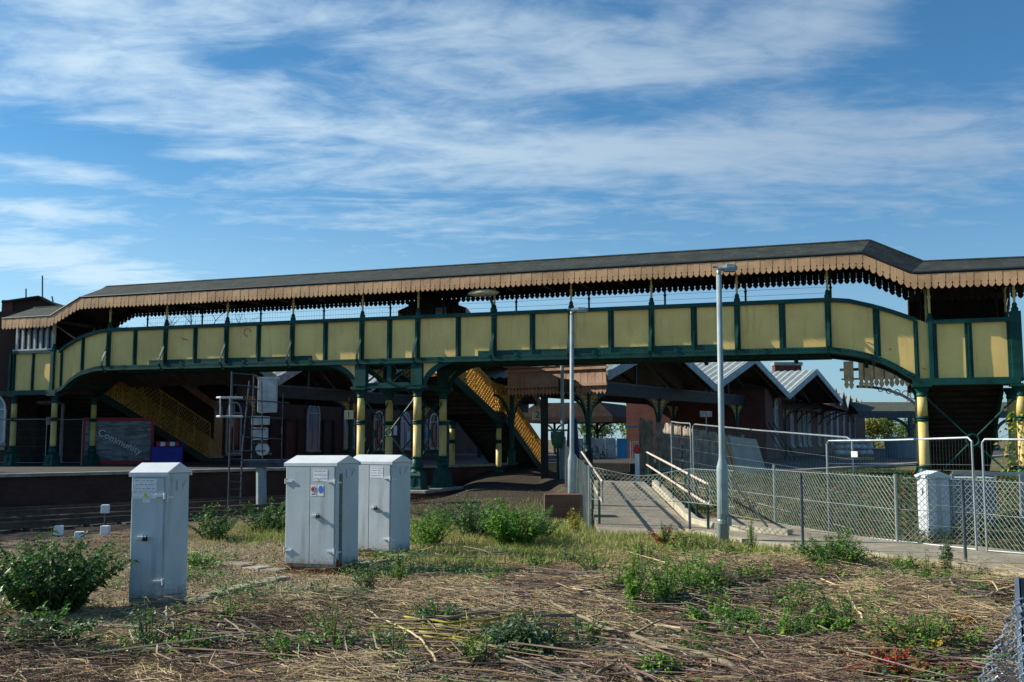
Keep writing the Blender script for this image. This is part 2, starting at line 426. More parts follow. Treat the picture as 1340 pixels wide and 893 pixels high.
# soffit boards + rafters below
m = MB()
for i in range(5):
    (x0,e0,r0),(x1,e1,r1) = RPATH[i], RPATH[i+1]
    m.add([(x0,EY,e0-.10),(x1,EY,e1-.10),(RRID[i+1],RY,r1-.14),(RRID[i],RY,r0-.14),(x0,EB,e0-.10),(x1,EB,e1-.10)], [(0,1,2,3),(3,2,5,4)])
m.build('soffit', PLUM, bridge)
m = MB()
for x in POSTS + MIDS + [3.1,5.1,-30.9,-33]:
    ze = interp([(p[0],p[1]) for p in RPATH], x)-.16
    m.box(x-.05, EY+.03, ze-.12, x+.05, EB-.03, ze+.02); m.build('tie_beam', WOODD, bridge); m = MB()

# ---- scalloped valance boards
def valance(path, y, h, bw, mat, name, parent, t=.028, holes=False, plane=None, seed=1, jitter=.006, gap=0):
    """path: list of (x, ztop); vertical boards with rounded lobes and key-hole notches"""
    m = MB(); rr = random.Random(seed); fnp = plane or (lambda a, b, d: (a, y+d, b))
    Ltot = path[-1][0]-path[0][0]; n = max(1, round(Ltot/bw)); w = Ltot/n
    prof = [(.0,.72),(.04,.70),(.035,.62),(.10,.60),(.0,.55)]
    for i in range(n):
        x0 = path[0][0]+i*w; x1 = x0+w-.004-gap
        za, zb = interp(path, x0), interp(path, x1); zm = (za+zb)/2; dz = rr.uniform(-jitter, jitter); hh = h+dz
        ww = x1-x0
        P = [(x0,za),(x0,za-hh*.55)]
        P += [(x0+.1*ww, zm-hh*.66-(za-zm)*-.8), (x0+.12*ww, zm-hh*.74-(zm-za)*.8)] if False else []
        lo = [(.09,.60),(.10,.66),(.02,.69),(.03,.76),(.10,.84),(.22,.915),(.36,.97),(.5,1.0),(.64,.97),(.78,.915),(.90,.84),(.97,.76),(.98,.69),(.90,.66),(.91,.60)]
        for u, v in lo: P.append((x0+u*ww, za+(zb-za)*u - hh*v))
        P += [(x1,zb-hh*.55),(x1,zb)]
        m.prism(P, lambda a, b, d: fnp(a, b, d + (.004 if i % 2 else 0)), t)
    return m.build(name, mat, parent)
VP = [(-33.3,6.96),(-30.68,6.96),(-29.16,7.63),(1.05,7.49),(2.45,6.78),(6.2,6.75)]
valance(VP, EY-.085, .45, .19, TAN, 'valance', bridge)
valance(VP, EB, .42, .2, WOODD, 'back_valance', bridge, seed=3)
m = MB()
for i in range(5):
    (x0,z0),(x1,z1) = VP[i], VP[i+1]
    for y in (EY-.055, EB+.035): m.bar((x0,y,z0-.01),(x1,y,z1-.01),.03,.07)
m.build('fascia', WOODD, bridge)

# ---- roof posts on the parapets
def roofpost(x, y, z0, z1, mat):
    m = MB(); m.lathe((x,y,z0), [(.10,0),(.10,.1),(.065,.14),(.075,.2),(.045,.26)], 10); p = m.build('post_foot', GRN, bridge, smooth=False)
    q = MB(); q.lathe((x,y,z0), [(.036,.24),(.036,(z1-z0)*.55),(.055,(z1-z0)*.56),(.055,(z1-z0)*.6),(.034,(z1-z0)*.61),(.034,z1-z0-.1),(.07,z1-z0)], 10)
    q.build('roof_post', mat, bridge)
for x in POSTS[1:]:
    ze = interp([(p[0],p[1]) for p in RPATH], x)
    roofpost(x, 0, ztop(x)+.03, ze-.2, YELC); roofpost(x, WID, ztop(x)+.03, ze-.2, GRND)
roofpost(-28.02, 0, ztop(-28.02)+.03, 7.5, YELC); roofpost(-28.02, WID, 6.4, 7.5, GRND)
for x, z0, z1 in ((2.9,5.4,6.7),(5.2,5.62,6.65),(-30.9,5.62,6.8)):
    roofpost(x, 0, z0, z1, YELC); roofpost(x, WID, z0-.02, z1, YELC)
# wire mesh guard between the back posts
m = MB()
for z in (6.62, 6.85, 7.05): m.tube([(-28,WID+.05,z+.02),(0,WID+.05,z-.1)], .006, 3)
for x in frange(-27.9, -14.5, 110): m.tube([(x,WID+.05,6.3),(x,WID+.05,7.15)], .0035, 3, cap=False)
m.build('wire_guard', GRND, bridge)

# ---- columns
def column(x, y, zbase, zc, z0, zr, small=False):
    """zbase foot, z0 bottom of the shaft, zr ring height, zc top of the capital"""
    r = .145 if not small else .12
    m = MB(); m.lathe((x,y,0), [(r*1.02,z0),(r,z0+.05),(r,zr-.06)], 18); m.lathe((x,y,0), [(r,zr+.07),(r*.96,zc-.32)], 18)
    c = m.build('column', YELC, bridge, smooth=False)
    for poly in c.data.polygons: poly.use_smooth = len(poly.vertices) == 4
    g = MB(); g.lathe((x,y,0), [(r*1.12,zr-.07),(r*1.3,zr-.04),(r*1.05,zr),(r*1.3,zr+.04),(r*1.12,zr+.08)], 18); g.build('column_ring', GRN, c)
    g = MB(); g.lathe((x,y,0), [(r*.98,zc-.34),(r*1.15,zc-.3),(r*1.05,zc-.22),(r*1.45,zc-.1),(r*1.9,zc-.04)], 18); g.box(x-r*1.9,y-r*1.9,zc-.05,x+r*1.9,y+r*1.9,zc); g.build('capital', GRN, c)
    g = MB(); hh = z0-zbase
    g.lathe((x,y,0), [(r*1.35,z0),(r*1.35,z0-.04),(r*1.1,z0-.08),(r*1.5,z0-hh*.2),(r*1.62,z0-hh*.3),(r*1.25,z0-hh*.38),(r*1.7,z0-hh*.46)][::-1], 18)
    a = r*1.55
    z1 = z0-hh*.45
    def frus(z0_, z1_, a0, a1):
        g.add([(x-a0,y-a0,z0_),(x+a0,y-a0,z0_),(x+a0,y+a0,z0_),(x-a0,y+a0,z0_),(x-a1,y-a1,z1_),(x+a1,y-a1,z1_),(x+a1,y+a1,z1_),(x-a1,y+a1,z1_)],
              [(0,3,2,1),(4,5,6,7),(0,1,5,4),(1,2,6,5),(2,3,7,6),(3,0,4,7)])
    frus(zbase+.06, zbase+.12, r*2.1, r*1.9); frus(zbase+.12, z1-.14, r*1.9, r*1.7); frus(z1-.14, z1, r*1.95, r*1.45); g.box(x-r*2.25,y-r*2.25,zbase,x+r*2.25,y+r*2.25,zbase+.06)
    g.bar((x-.02,y-r*1.95,zbase+.1),(x+.02,y-r*1.85,zbase+.42),.03,.05)
    g.build('column_base', GRN, c)
    return c
for x in (-16.34, -14.07):
    for y in (0, WID): column(x, y, .13, 3.74, 1.28, 2.5)
for y in (0, WID):
    column(2.6, y, -.05, 3.5, 1.12, 2.5); column(5.25, y, -.05, 3.48, 1.12, 2.5)
    column(-30.75, y, .8, 3.74, 1.62, 2.72, True); column(-32.95, y, .8, 3.74, 1.62, 2.72, True)
# diagonal rods with central ring
def xbrace(x0, x1, y, z0, z1, rr=.17, mat=GRN):
    m = MB(); xm, zm = (x0+x1)/2, (z0+z1)/2
    for a, b in ((x0,z0),(x1,z0),(x0,z1),(x1,z1)):
        d = Vector((a-xm,0,b-zm)).normalized()*rr
        m.tube([(xm+d.x,y,zm+d.z),(a,y,b)], .028, 6)
        m.tube([(a*.93+xm*.07,y,b*.93+zm*.07),(a,y,b)], .05, 6)
    n = 20; m.tube([(xm+rr*math.cos(2*PI*i/n), y, zm+rr*math.sin(2*PI*i/n)) for i in range(n+1)], .03, 6)
    return m.build('tie_rods', mat, bridge)
xbrace(2.7, 5.15, 0, 3.15, .6); xbrace(-16.25, -14.15, 0, 3.4, .9, .13); xbrace(-16.25, -14.15, WID, 3.4, .9, .13, GRND)
def ybrace(x):
    m = MB(); ym = WID/2
    for a, b in ((.12,.9),(WID-.12,.9),(.12,3.3),(WID-.12,3.3)): m.tube([(x,ym,2.1),(x,a,b)], .026, 6)
    m.box(x-.05, ym-.14, 1.96, x+.05, ym+.14, 2.24)
    m.build('cross_rods', GRND, bridge)
for x in (-16.34, -14.07): ybrace(x)
# lattice girder on top of the tower columns
for y, mt in ((0, GRN), (WID, GRND)):
    m = MB()
    m.box(-16.75, y-.1, 3.74, -13.7, y+.1, 3.82); m.box(-16.3, y-.05, 3.82, -14.1, y+.05, 3.94); m.box(-16.3,y-.05,4.58,-14.1,y+.05,4.66)
    for a, b in ((-16.2,-15.25),(-15.15,-14.2)):
        m.bar((a,y,3.9),(b,y,4.62),.03,.08,up=(0,1,0)); m.bar((a,y+.032,4.62),(b,y+.032,3.9),.03,.08,up=(0,1,0))
    m.box(-15.29, y-.04, 3.9, -15.11, y+.04, 4.62)
    for x in (-16.34,-14.07): m.box(x-.22, y-.12, 3.83, x+.22, y+.12, 4.66)
    m.build('lattice_girder', mt, bridge)
# arched spandrels springing from the tower
def spandrel(x0, sgn, y, mat1, mat2):
    m = MB(); e = MB(); n = 14; Lx, Hz = 1.5, .98
    arc = [(x0+sgn*(.12+Lx*(1-math.cos(PI/2*i/n))), 3.72+Hz*math.sin(PI/2*i/n)) for i in range(n+1)]
    poly = arc + [(x0+sgn*.12, 3.72+Hz)]
    if sgn < 0: poly = poly[::-1]
    m.prism(poly, lambda a, b, t: (a, y-.02+t, b), .04)
    p = m.build('spandrel', mat1, bridge)
    for a, b in zip(arc, arc[1:]): e.bar((a[0],y,a[1]),(b[0],y,b[1]),.18,.06,up=(0,1,0))
    e.build('spandrel_rib', mat2, p)
    hrt = MB()
    for cx, cz in ((.42,.72),(.9,.85)): hrt.lathe((x0+sgn*cx, y-.03, 3.72+cz), [(.05,-.001),(.05,.001)], 8)
    return p
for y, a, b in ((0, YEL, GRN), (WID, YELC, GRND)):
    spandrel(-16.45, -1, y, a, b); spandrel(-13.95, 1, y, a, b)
m = MB()                                          # broad arch plate beside the tower, under the deck
m.prism([(-13.9,3.75)]+[(-13.9+1.35*(1-math.cos(PI/2*i/10)), 3.75+.9*math.sin(PI/2*i/10)) for i in range(11)]+[(-13.9,4.65)], lambda a, b, t: (a, WID-.3+t, b), .05)
m.build('back_spandrel', GRND, bridge)
# brick piers below the tower columns
m = MB(); m.box(-16.85, -.55, -.6, -13.5, WID+.55, .02); pier = m.build('brick_pier', BRK, bridge)
m = MB(); m.box(-16.9, -.6, .022, -13.45, WID+.6, .13); m.build('pier_coping', STONE, pier, bevel=.02)

# ---- staircases running away from the bridge
def lattice(m, P, length, n, h, t=.02):
    """P(u, w): point at u along slope, w above the stringer"""
    du = .22; k = int(length/du)
    for i in range(-int(h/du)-1, k+1):
        for sg in (1, -1):
            u0 = i*du; a = (u0, 0) if sg > 0 else (u0, h); b = (u0+h, h) if sg > 0 else (u0+h, 0)
            ua, ub = max(0, a[0]), min(length, b[0])
            if ub-ua < .05: continue
            f = lambda u: a[1] + (b[1]-a[1])*(u-a[0])/(b[0]-a[0])
            m.bar(P(ua, f(ua)), P(ub, f(ub)), .022, .07, up=(1,0,0))
def staircase(x0, x1, ys, zs, h, side_mat, visible_side, n_per, roof=None):
    """ys/zs: slope break points along local y"""
    prof = list(zip(ys, zs))
    st = MB()
    for x in (x0, x1):
        for (ya, za), (yb, zb) in zip(prof, prof[1:]): st.bar((x,ya,za-.1),(x,yb,zb-.1),.1,.34,up=(0,0,1))
    root = st.build('staircase', GRND, bridge)
    tr = MB()
    for (ya, za), (yb, zb) in zip(prof, prof[1:]):
        k = max(1, round(abs(za-zb)/.165))
        for i in range(k):
            y0 = ya+(yb-ya)*i/k; y1 = ya+(yb-ya)*(i+1)/k; z = za+(zb-za)*(i+1)/k
            if abs(za-zb) < .1: z = za
            tr.box(x0+.05, y0, z-.05, x1-.05, y1+.03, z); tr.box(x0+.05, y0, z-.05, x1-.05, y0+.03, z+(za-zb)/k)
    tr.build('tread', DECK, root)
    for x in (x0, x1):
        la = MB()
        for (ya, za), (yb, zb) in zip(prof, prof[1:]):
            Lh = yb-ya; sl = (zb-za)/Lh
            P = lambda u, w, ya=ya, za=za, sl=sl: Vector((x, ya+u, za+.08+sl*u+w))
            lattice(la, P, Lh, 0, h)
            for w in (0, h): la.bar(P(0,w), P(Lh,w), .07, .06)
            for i in range(n_per+1):
                u = Lh*i/n_per; la.bar(P(u,0), P(u,h), .05, .07, up=(1,0,0))
        la.build('balustrade', side_mat, root)
    return root
staircase(-15.9, -13.75, (2.5,6.6,7.7,12.6), (4.3,2.98,2.98,.62), 1.15, LATT, 1, 4)
staircase(-32.7, -30.5, (2.4,9.9), (3.85,.85), 1.75, LATT, 1, 6)
staircase(2.75, 5.0, (2.4,8.6), (3.62,.82), 1.0, GRND, 1, 5)
column(-13.75, 7.2, -.02, 2.7, .75, 1.8, True); column(-15.9, 7.2, -.02, 2.7, .75, 1.8, True)
# stair roofs and side boarding seen beneath the main roof
def stair_roof(x0, x1, ys, zs, side):
    m = MB(); xm = (x0+x1)/2
    for (ya, za), (yb, zb) in zip(list(zip(ys, zs)), list(zip(ys, zs))[1:]):
        for (p, q) in ((x0-.35, xm), (x1+.35, xm)):
            m.add([(p,ya,za),(p,yb,zb),(q,yb,zb+.5),(q,ya,za+.5),(p,ya,za-.06),(p,yb,zb-.06),(q,yb,zb+.44),(q,ya,za+.44)],
                  [(0,1,2,3),(7,6,5,4),(0,4,5,1),(1,5,6,2),(3,2,6,7),(0,3,7,4)])
    r = m.build('stair_roof', SLATE, bridge)
    for x, mt in ((x0-.37, TANO), (x1+.37, TANO)):
        for (ya, za), (yb, zb) in zip(list(zip(ys, zs)), list(zip(ys, zs))[1:]):
            valance([(ya,za+.0),(yb,zb+.0)], 0, .4, .19, mt, 'stair_valance', r, plane=lambda a, b, d, x=x: (x+d, a, b))
    if side:
        m = MB()
        for x in (x0, x1):
            m.add([(x,ys[0],side),(x,ys[-1],side-(zs[0]-zs[-1])),(x,ys[-1],zs[-1]),(x,ys[0],zs[0]),(x+.03,ys[0],side),(x+.03,ys[-1],side-(zs[0]-zs[-1])),(x+.03,ys[-1],zs[-1]),(x+.03,ys[0],zs[0])],
                  [(0,1,2,3),(7,6,5,4),(0,4,5,1),(1,5,6,2),(3,2,6,7),(0,3,7,4)])
        m.build('side_boarding', WOODD, r)
    return r
stair_roof(-15.9, -13.75, (2.7,6.6,7.7,12.0), (6.95,5.55,5.5,3.5), None)
stair_roof(-32.7, -30.5, (2.7,10.2), (6.6,3.6), 4.9)
stair_roof(2.75, 5.0, (2.7,9.2), (6.55,3.7), 4.6)
# small cabin window and boards behind the parapet at the middle stair head
m = MB()
for i in range(9): m.box(-15.9+i*.24, 2.86, 5.9, -15.9+i*.24+.23, 2.9, 7.3)
m.box(-14.95, 2.75, 6.0, -14.75, 2.85, 7.4); m.box(-14.2, 2.75, 6.0, -14.05, 2.85, 7.4)
sh = m.build('stair_head_boards', WOODD, bridge)
m = MB(); m.box(-14.7, 2.83, 6.45, -14.25, 2.855, 7.0); m.build('small_window', GLASSP, sh)
# white glazing bars above the left landing
m = MB(); m.box(-33.1, -.1, 5.625, -30.95, .12, 5.69); b_ = m.build('landing_screen', WHTD, bridge)
m = MB()
for i in range(7): x = -32.95+i*.33; m.box(x-.045, -.05, 5.69, x+.045, .03, 6.72)
m.build('glazing_bars', WHTD, b_)
m = MB(); m.box(-33.1, .04, 5.69, -30.95, .06, 6.9); m.build('screen_glass', GLASS, b_)
m = MB(); m.box(-33.1, WID, 3.9, -30.6, WID+.05, 6.9); m.build('back_boarding', WOODD, bridge)
# rust stains where bolts have been cut off two panels

RUSTM = surf('orange_rust_bloom', (.62,.27,.07), .7, .2, 9., .2, 40)
def panel_mark(x, z, w, h, ring):
    m = MB(); n = 18
    if ring: m.tube([(x+w*math.cos(2*PI*i/n)*(1+.1*math.sin(i)), -.014, z+h*math.sin(2*PI*i/n)) for i in range(n-3)], .018, 5)
    else: m.tube([(x-w,-.012,z+h),(x,-.014,z),(x+w,-.014,z-h*.3),(x+w*1.3,-.012,z-h)], [.008,.02,.02,.006], 5)
    m.build('rust_mark', RUSTM, bridge)
p_ = 0
panel_mark(-21.35, 6.0, .14, .15, True); panel_mark(-24.35, 5.85, .16, .09, False); panel_mark(1.75, 4.62, .04, .012, False); panel_mark(1.12, 4.85, .04, .02, False); panel_mark(2.68, 4.0, .05, .03, False)
# ================================================================== GROUND AND TRACK
def sstep(a, b, x):
    t = max(0., min(1., (x-a)/(b-a))); return t*t*(3-2*t)
TR = [(-12.5,14.0),(-9.2,19.4),(-7.4,23.0),(-5.2,27.0),(-3.0,31.0),(-1.6,34.5)]     # shoulder of the track bed
def shoulder(y): return interp([(b, a) for a, b in TR], y)
RAMP = ((1.93,20.4),(3.72,20.0),(2.55,34.0),(4.45,34.0))
def ramp_t(y): return max(0., min(1., (y-20.6)/13.4))
def base_z(x, y):
    z = 0.0
    if y > 12: z -= .32*sstep(.2, -1.4, x - shoulder(min(y, 34.5)) - 0)*sstep(12, 15, y)
    c = sstep(-3.2, -.5, x)*sstep(9, 6, x)
    z += c*(.18*sstep(27, 38, y) + .4*sstep(38, 45, y))
    if x > 4: z += .72*sstep(0, 1, ((y-interp([(5.1,24.),(6.1,20.2),(6.9,18.0),(8.4,16.5),(14,12)], x))/11.)) * sstep(4.2, 5.6, x)
    if 1.0 < x < 5.6 and 19.5 < y < 36.:
        k = sstep(1.2, 1.7, x)*sstep(5.4, 4.7, x)
        z = z*(1-k) + k*(.5*ramp_t(y) - .12*sstep(19.8, 20.6, y))
    if 1.0 < x < 6.2 and y >= 36: k = sstep(1.,1.7,x)*sstep(6.2,5.4,x)*sstep(62,50,y); z = z*(1-k)+k*.38
    return z
def base_z(x, y, f=base_z): return min(f(x, y), .74) if y > 30 else f(x, y)
def gz(x, y):
    n = mnoise.noise(Vector((x*.55, y*.55, 3.1)))*.06 + mnoise.noise(Vector((x*1.9, y*1.9, 8.)))*.025
    n *= 1 - sstep(1.2, 1.7, x)*sstep(5.0, 4.4, x)*sstep(20, 20.8, y)
    if x > 4 and y > 13: n *= .4
    return base_z(x, y) + n
def axis(lo, hi, fine, far):
    a = [lo + (hi-lo)*i/int((hi-lo)/fine) for i in range(int((hi-lo)/fine)+1)]
    s = fine; x = lo
    while x > -far: s *= 1.35; x -= s; a.insert(0, x)
    s = fine; x = hi
    while x < far: s *= 1.35; x += s; a.append(x)
    return a
xs, ys = axis(-13, 14, .16, 1500), axis(4, 40, .16, 1500)
ys = [y for y in ys if y > -40]
vs = [(x, y, gz(x, y)) for y in ys for x in xs]
nx = len(xs)
fs = [(j*nx+i, j*nx+i+1, (j+1)*nx+i+1, (j+1)*nx+i) for j in range(len(ys)-1) for i in range(nx-1)]
me = bpy.data.meshes.new('ground'); me.from_pydata(vs, [], fs)
ca = me.color_attributes.new('zone', 'FLOAT_COLOR', 'POINT')
def zone(x, y):
    wob = mnoise.noise(Vector((x*.8, y*.8, 1.)))*1.1
    grav = sstep(-6.6, -5.6, x+wob*.5)*sstep(.6, -.6, x+wob)*sstep(10.6, 11.6, y+wob*.6)*sstep(20.5, 18.6, y+wob)
    grass = sstep(-2.2, -.6, x+wob)*sstep(13.6, 15.6, y+wob*.8)*sstep(25, 22, y)
    grass = max(grass, .55*sstep(17.5, 19, y+wob)*sstep(-6.5, -4.5, x)*sstep(25, 22, y), .6*sstep(4.6, 5.6, x)*sstep(15, 17, y))
    bal_shade = sstep(.3, -.6, x-shoulder(min(y, 34.5)))*sstep(12, 14, y)
    bal_shade = max(bal_shade, .85*sstep(-6,-4.5,x)*sstep(2.2,1.2,x+wob*.3)*sstep(23.2,25.2,y+wob*.8)*sstep(60,50,y))  # mound: dark earth, with its shade also put into the colour
    return (grav, grass, bal_shade, 1)
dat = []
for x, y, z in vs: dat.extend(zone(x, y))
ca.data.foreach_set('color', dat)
me.polygons.foreach_set('use_smooth', [True]*len(me.polygons))
gm, nt, b = mat_base('rough_ground')
tc = N(nt, 'ShaderNodeTexCoord'); at = N(nt, 'ShaderNodeAttribute', attribute_name='zone'); sc_ = N(nt, 'ShaderNodeSeparateColor'); L(nt, at.outputs['Color'], sc_.inputs[0])
def nz(s, d=6., r=.65):
    n = N(nt, 'ShaderNodeTexNoise', Scale=s, Detail=d, Roughness=r); L(nt, tc.outputs['Object'], n.inputs['Vector']); return n.outputs['Fac']
soil = mixc(nt, ramp(nt, nz(2.2), .35, .65), (.06,.043,.028), (.17,.125,.078)); soil = mixc(nt, ramp(nt, nz(26), .45, .7), soil, (.26,.2,.12))
vo = N(nt, 'ShaderNodeTexVoronoi', Scale=26.); L(nt, tc.outputs['Object'], vo.inputs['Vector'])
vs_ = N(nt, 'ShaderNodeSeparateColor'); L(nt, vo.outputs['Color'], vs_.inputs[0])
grv = mixc(nt, vs_.outputs[0], (.13,.095,.06), (.42,.33,.22)); grv = mixc(nt, ramp(nt, nz(1.4), .5, .75), grv, (.09,.075,.045))
grs = mixc(nt, ramp(nt, nz(3.), .35, .65), (.09,.11,.025), (.24,.2,.085))
bal_shade = mixc(nt, vs_.outputs[1], (.022,.018,.015), (.065,.055,.045))
c = mixc(nt, sc_.outputs[0], soil, grv); c = mixc(nt, sc_.outputs[1], c, grs); c = mixc(nt, sc_.outputs[2], c, bal_shade)
L(nt, c, b.inputs['Base Color']); b.inputs['Roughness'].default_value = .95; b.inputs['Specular IOR Level'].default_value = .15
bp = N(nt, 'ShaderNodeBump', Strength=.8, Distance=.03); ad = N(nt, 'ShaderNodeMath', operation='ADD'); L(nt, nz(30), ad.inputs[0]); L(nt, vo.outputs['Distance'], ad.inputs[1]); L(nt, ad.outputs[0], bp.inputs['Height']); L(nt, bp.outputs[0], b.inputs['Normal'])
me.materials.append(gm)
ground = bpy.data.objects.new('ground', me); COL.objects.link(ground); ground['kind'] = 'structure'

def slab(name, poly, z0, z1, mat, kind='structure', **k):
    m = MB(); m.prism(poly, lambda a, b, t: (a, b, z0+t), z1-z0)
    o = m.build(name, mat); o['kind'] = kind; return o
# ramp and footpath
m = MB(); n = 16; vs = []
for i in range(n):
    t = i/(n-1); y = 20.15 + (34-20.15)*t
    xl = 1.75+(2.45-1.75)*t; xr = 3.75+(4.45-3.75)*t; z = .5*ramp_t(y)+.012
    vs += [(xl,y,z),(xr,y,z),(xl,y,z-.25),(xr,y,z-.25)]
fs = []
for i in range(n-1):
    a = i*4; fs += [(a,a+1,a+5,a+4),(a,a+4,a+6,a+2),(a+1,a+3,a+7,a+5)]
fs.append((0,2,3,1)); m.add(vs, fs); o = m.build('ramp_path', CONC); o['kind'] = 'structure'
m = MB(); m.tube([(2.6,34.2,.49),(2.6,34.2,.49)], .01)
PF = [(3.45,20.9),(3.75,20.1),(4.36,18.1),(5.74,16.45),(6.99,13.85),(8.2,11.2)]
PB = [(9.8,13.6),(8.37,16.3),(7.95,17.3),(6.85,18.05),(6.5,19.2),(5.75,21.6),(5.0,23.6),(3.9,22.6)]
def subdiv(pts, k=4):
    r = []
    for (a, b), (c, d) in zip(pts, pts[1:]):
        for i in range(k): r.append((a+(c-a)*i/k, b+(d-b)*i/k))
    return r + [pts[-1]]
m = MB(); F_, B_ = subdiv(PF, 4), subdiv(PB[::-1], 3)
k = 24
def samp(p, t):
    x = t*(len(p)-1); i = min(int(x), len(p)-2); f = x-i
    return (p[i][0]+(p[i+1][0]-p[i][0])*f, p[i][1]+(p[i+1][1]-p[i][1])*f)
vs = []
for i in range(k+1):
    a, b2 = samp(F_, i/k), samp(B_, i/k)
    vs += [(a[0],a[1],.075),(b2[0],b2[1],.085),(a[0],a[1],-.15),(b2[0],b2[1],-.2)]
fs = []
for i in range(k):
    a = i*4; fs += [(a,a+4,a+5,a+1),(a,a+2,a+6,a+4),(a+1,a+5,a+7,a+3)]
m.add(vs, fs); o = m.build('pavement', CONC); o['kind'] = 'structure'
# kerb on the right of the ramp
m = MB(); pts = [(4.55,32.,.5),(4.28,27.,.28),(4.05,23.4,.14),(3.98,21.9,.09),(4.15,20.9,.08),(4.6,20.1,.08),(5.3,19.2,.08)]
for a, b2 in zip(pts, pts[1:]): m.bar((a[0],a[1],a[2]-.02), (b2[0],b2[1],b2[2]-.02), .16, .26)
kerb = m.build('ramp_kerb', KERB); kerb['kind'] = 'structure'
m = MB()
for (a, b2), (c, d) in zip(PF[1:], PF[2:]): m.bar((a,b2,.03),(c,d,.03),.1,.12)
m.build('path_edging', KERB)['kind'] = 'structure'

# platforms
P1E = [(-15.79,30.91),(-12.89,33.78),(-9.38,37.24),(-6.2,39.4),(-3.44,40.91),(-.98,44.0),(3.0,56),(9,75)]
P1B = [(0,78),(-6,80),(-21.4,46),(-40,44),(-40,20),(-22,24)]
slab('platform_paving', P1E + P1B, -.4, .8, PAVE)
m = MB()
for (a, b2), (c, d) in zip([(-22.,24.)]+P1E, P1E): m.bar((a+.12,b2-.05,.79),(c+.12,d-.05,.79),.42,.1)
m.build('platform_coping', STONE)['kind'] = 'structure'
m = MB()
for (a, b2), (c, d) in zip([(-22.,24.)]+P1E[:-1], P1E): m.bar((a+.08,b2-.06,.2),(c+.08,d-.06,.2),.1,1.05)
m.build('platform_face', BRKD)['kind'] = 'structure'
P2 = [(1.6,47.5),(5.4,46.),(5.5,37.),(8.2,33.),(18.2,45.6),(36,72),(62,112),(40,150),(7,75)]
slab('platform_surface', P2, -.4, .8, PAVE)
m = MB()
for (a, b2), (c, d) in zip(P2[2:6], P2[3:7]): m.bar((a,b2,.79),(c,d,.79),.4,.1)
m.build('platform_edge', STONE)['kind'] = 'structure'
# rails: offset curves of the platform edge
def offs(pts, d):
    r = []
    for i, p in enumerate(pts):
        a, b2 = Vector(pts[max(i-1,0)]), Vector(pts[min(i+1,len(pts)-1)]); t = (b2-a).normalized()
        r.append((p[0]+t.y*d, p[1]-t.x*d))
    return r
RB = [(-22.,24.),(-15.79,30.91),(-12.89,33.78),(-9.38,37.24),(-6.2,39.8),(-3.4,43.2),(.2,52),(4,64)]
RB = subdiv(RB, 3)
for d, lab in ((1.6,'rusty running rail nearest the left platform edge'),(3.05,'rusty rail second from the left platform edge'),(5.6,'rusty rail third out from the left platform, ballast on both sides'),(7.05,'rusty outermost rail beside the weeds and white markers')):
    m = MB(); pl = [p for p in offs(RB, d)]
    for (a, b2), (c, e) in zip(pl, pl[1:]):
        m.bar((a,b2,-.12),(c,e,-.12),.07,.05); m.bar((a,b2,-.19),(c,e,-.19),.02,.1); m.bar((a,b2,-.25),(c,e,-.25),.14,.03)
    tag(m.build('running_rail', STEEL), lab, 'rail', 'running rails of the near tracks')
m = MB()
for d0 in (2.32, 6.32):
    pl = offs(RB, d0); dist = 0
    for (a, b2), (c, e) in zip(pl, pl[1:]):
        seg = math.hypot(c-a, e-b2); t = (Vector((c,e))-Vector((a,b2))).normalized(); nrm = Vector((t.y,-t.x)); k = int(seg/.7)
        for i in range(k):
            p = Vector((a,b2)) + t*(i+.5)*seg/k
            m.bar((p.x-nrm.x*1.25,p.y-nrm.y*1.25,-.32),(p.x+nrm.x*1.25,p.y+nrm.y*1.25,-.32),.25,.14)
o = m.build('track_sleepers', TIMB); o['kind'] = 'structure'

# ================================================================== BUILDINGS AND CANOPIES
def arch_window(parent, fn, u, z0, w, h, frame, glass, boarded=None, name='window'):
    """arched window standing 4 cm proud of wall; fn(u, z, out)"""
    n = 10; r = w/2; top = [(u+r*math.cos(PI*i/n), z0+h-r+r*math.sin(PI*i/n)) for i in range(n+1)]
    out_ = [(u+w/2, z0)] + top + [(u-w/2, z0)]
    m = MB()
    for (a, b2), (c, d) in zip(out_, out_[1:]+out_[:1]): m.bar(fn(a,b2,.06), fn(c,d,.06), .09, .09, up=fn(0,0,1)-fn(0,0,0))
    m.bar(fn(u,z0,.06), fn(u,z0+h,.06), .05, .05); m.bar(fn(u-r,z0+h-r,.06), fn(u+r,z0+h-r,.06), .06, .06)
    f = m.build(name, frame, parent)
    g = MB(); g.add([fn(a,b2,.03) for a, b2 in out_], [tuple(range(len(out_)))]); g.build('pane', glass, f)
    s = MB(); s.bar(fn(u-r-.12,z0-.07,.08), fn(u+r+.12,z0-.07,.08), .2, .12); s.build('sill', STONE, f)
    k = MB(); rr = r+.16
    arc = [(u+rr*math.cos(PI*i/n), z0+h-r+rr*math.sin(PI*i/n)) for i in range(n+1)]
    for (a, b2), (c, d) in zip(arc, arc[1:]): k.bar(fn(a,b2,.02), fn(c,d,.02), .22, .1, up=fn(0,0,1)-fn(0,0,0))
    k.build('brick_arch', BRKD, f)
    if boarded:
        bd = MB(); bd.add([fn(u-r-.03,z0-.1,.12),fn(u+r+.03,z0-.1,.12),fn(u+r+.03,z0+boarded,.12),fn(u-r-.03,z0+boarded,.12)], [(0,1,2,3)]); bd.build('plywood_board', PLY, f)
    return f
def wallfn(p, q):
    p, q = Vector((*p,0)), Vector((*q,0)); t = (q-p).normalized(); nrm = Vector((t.y,-t.x,0))
    return lambda u, z, o: p + t*u + nrm*o + Vector((0,0,z))

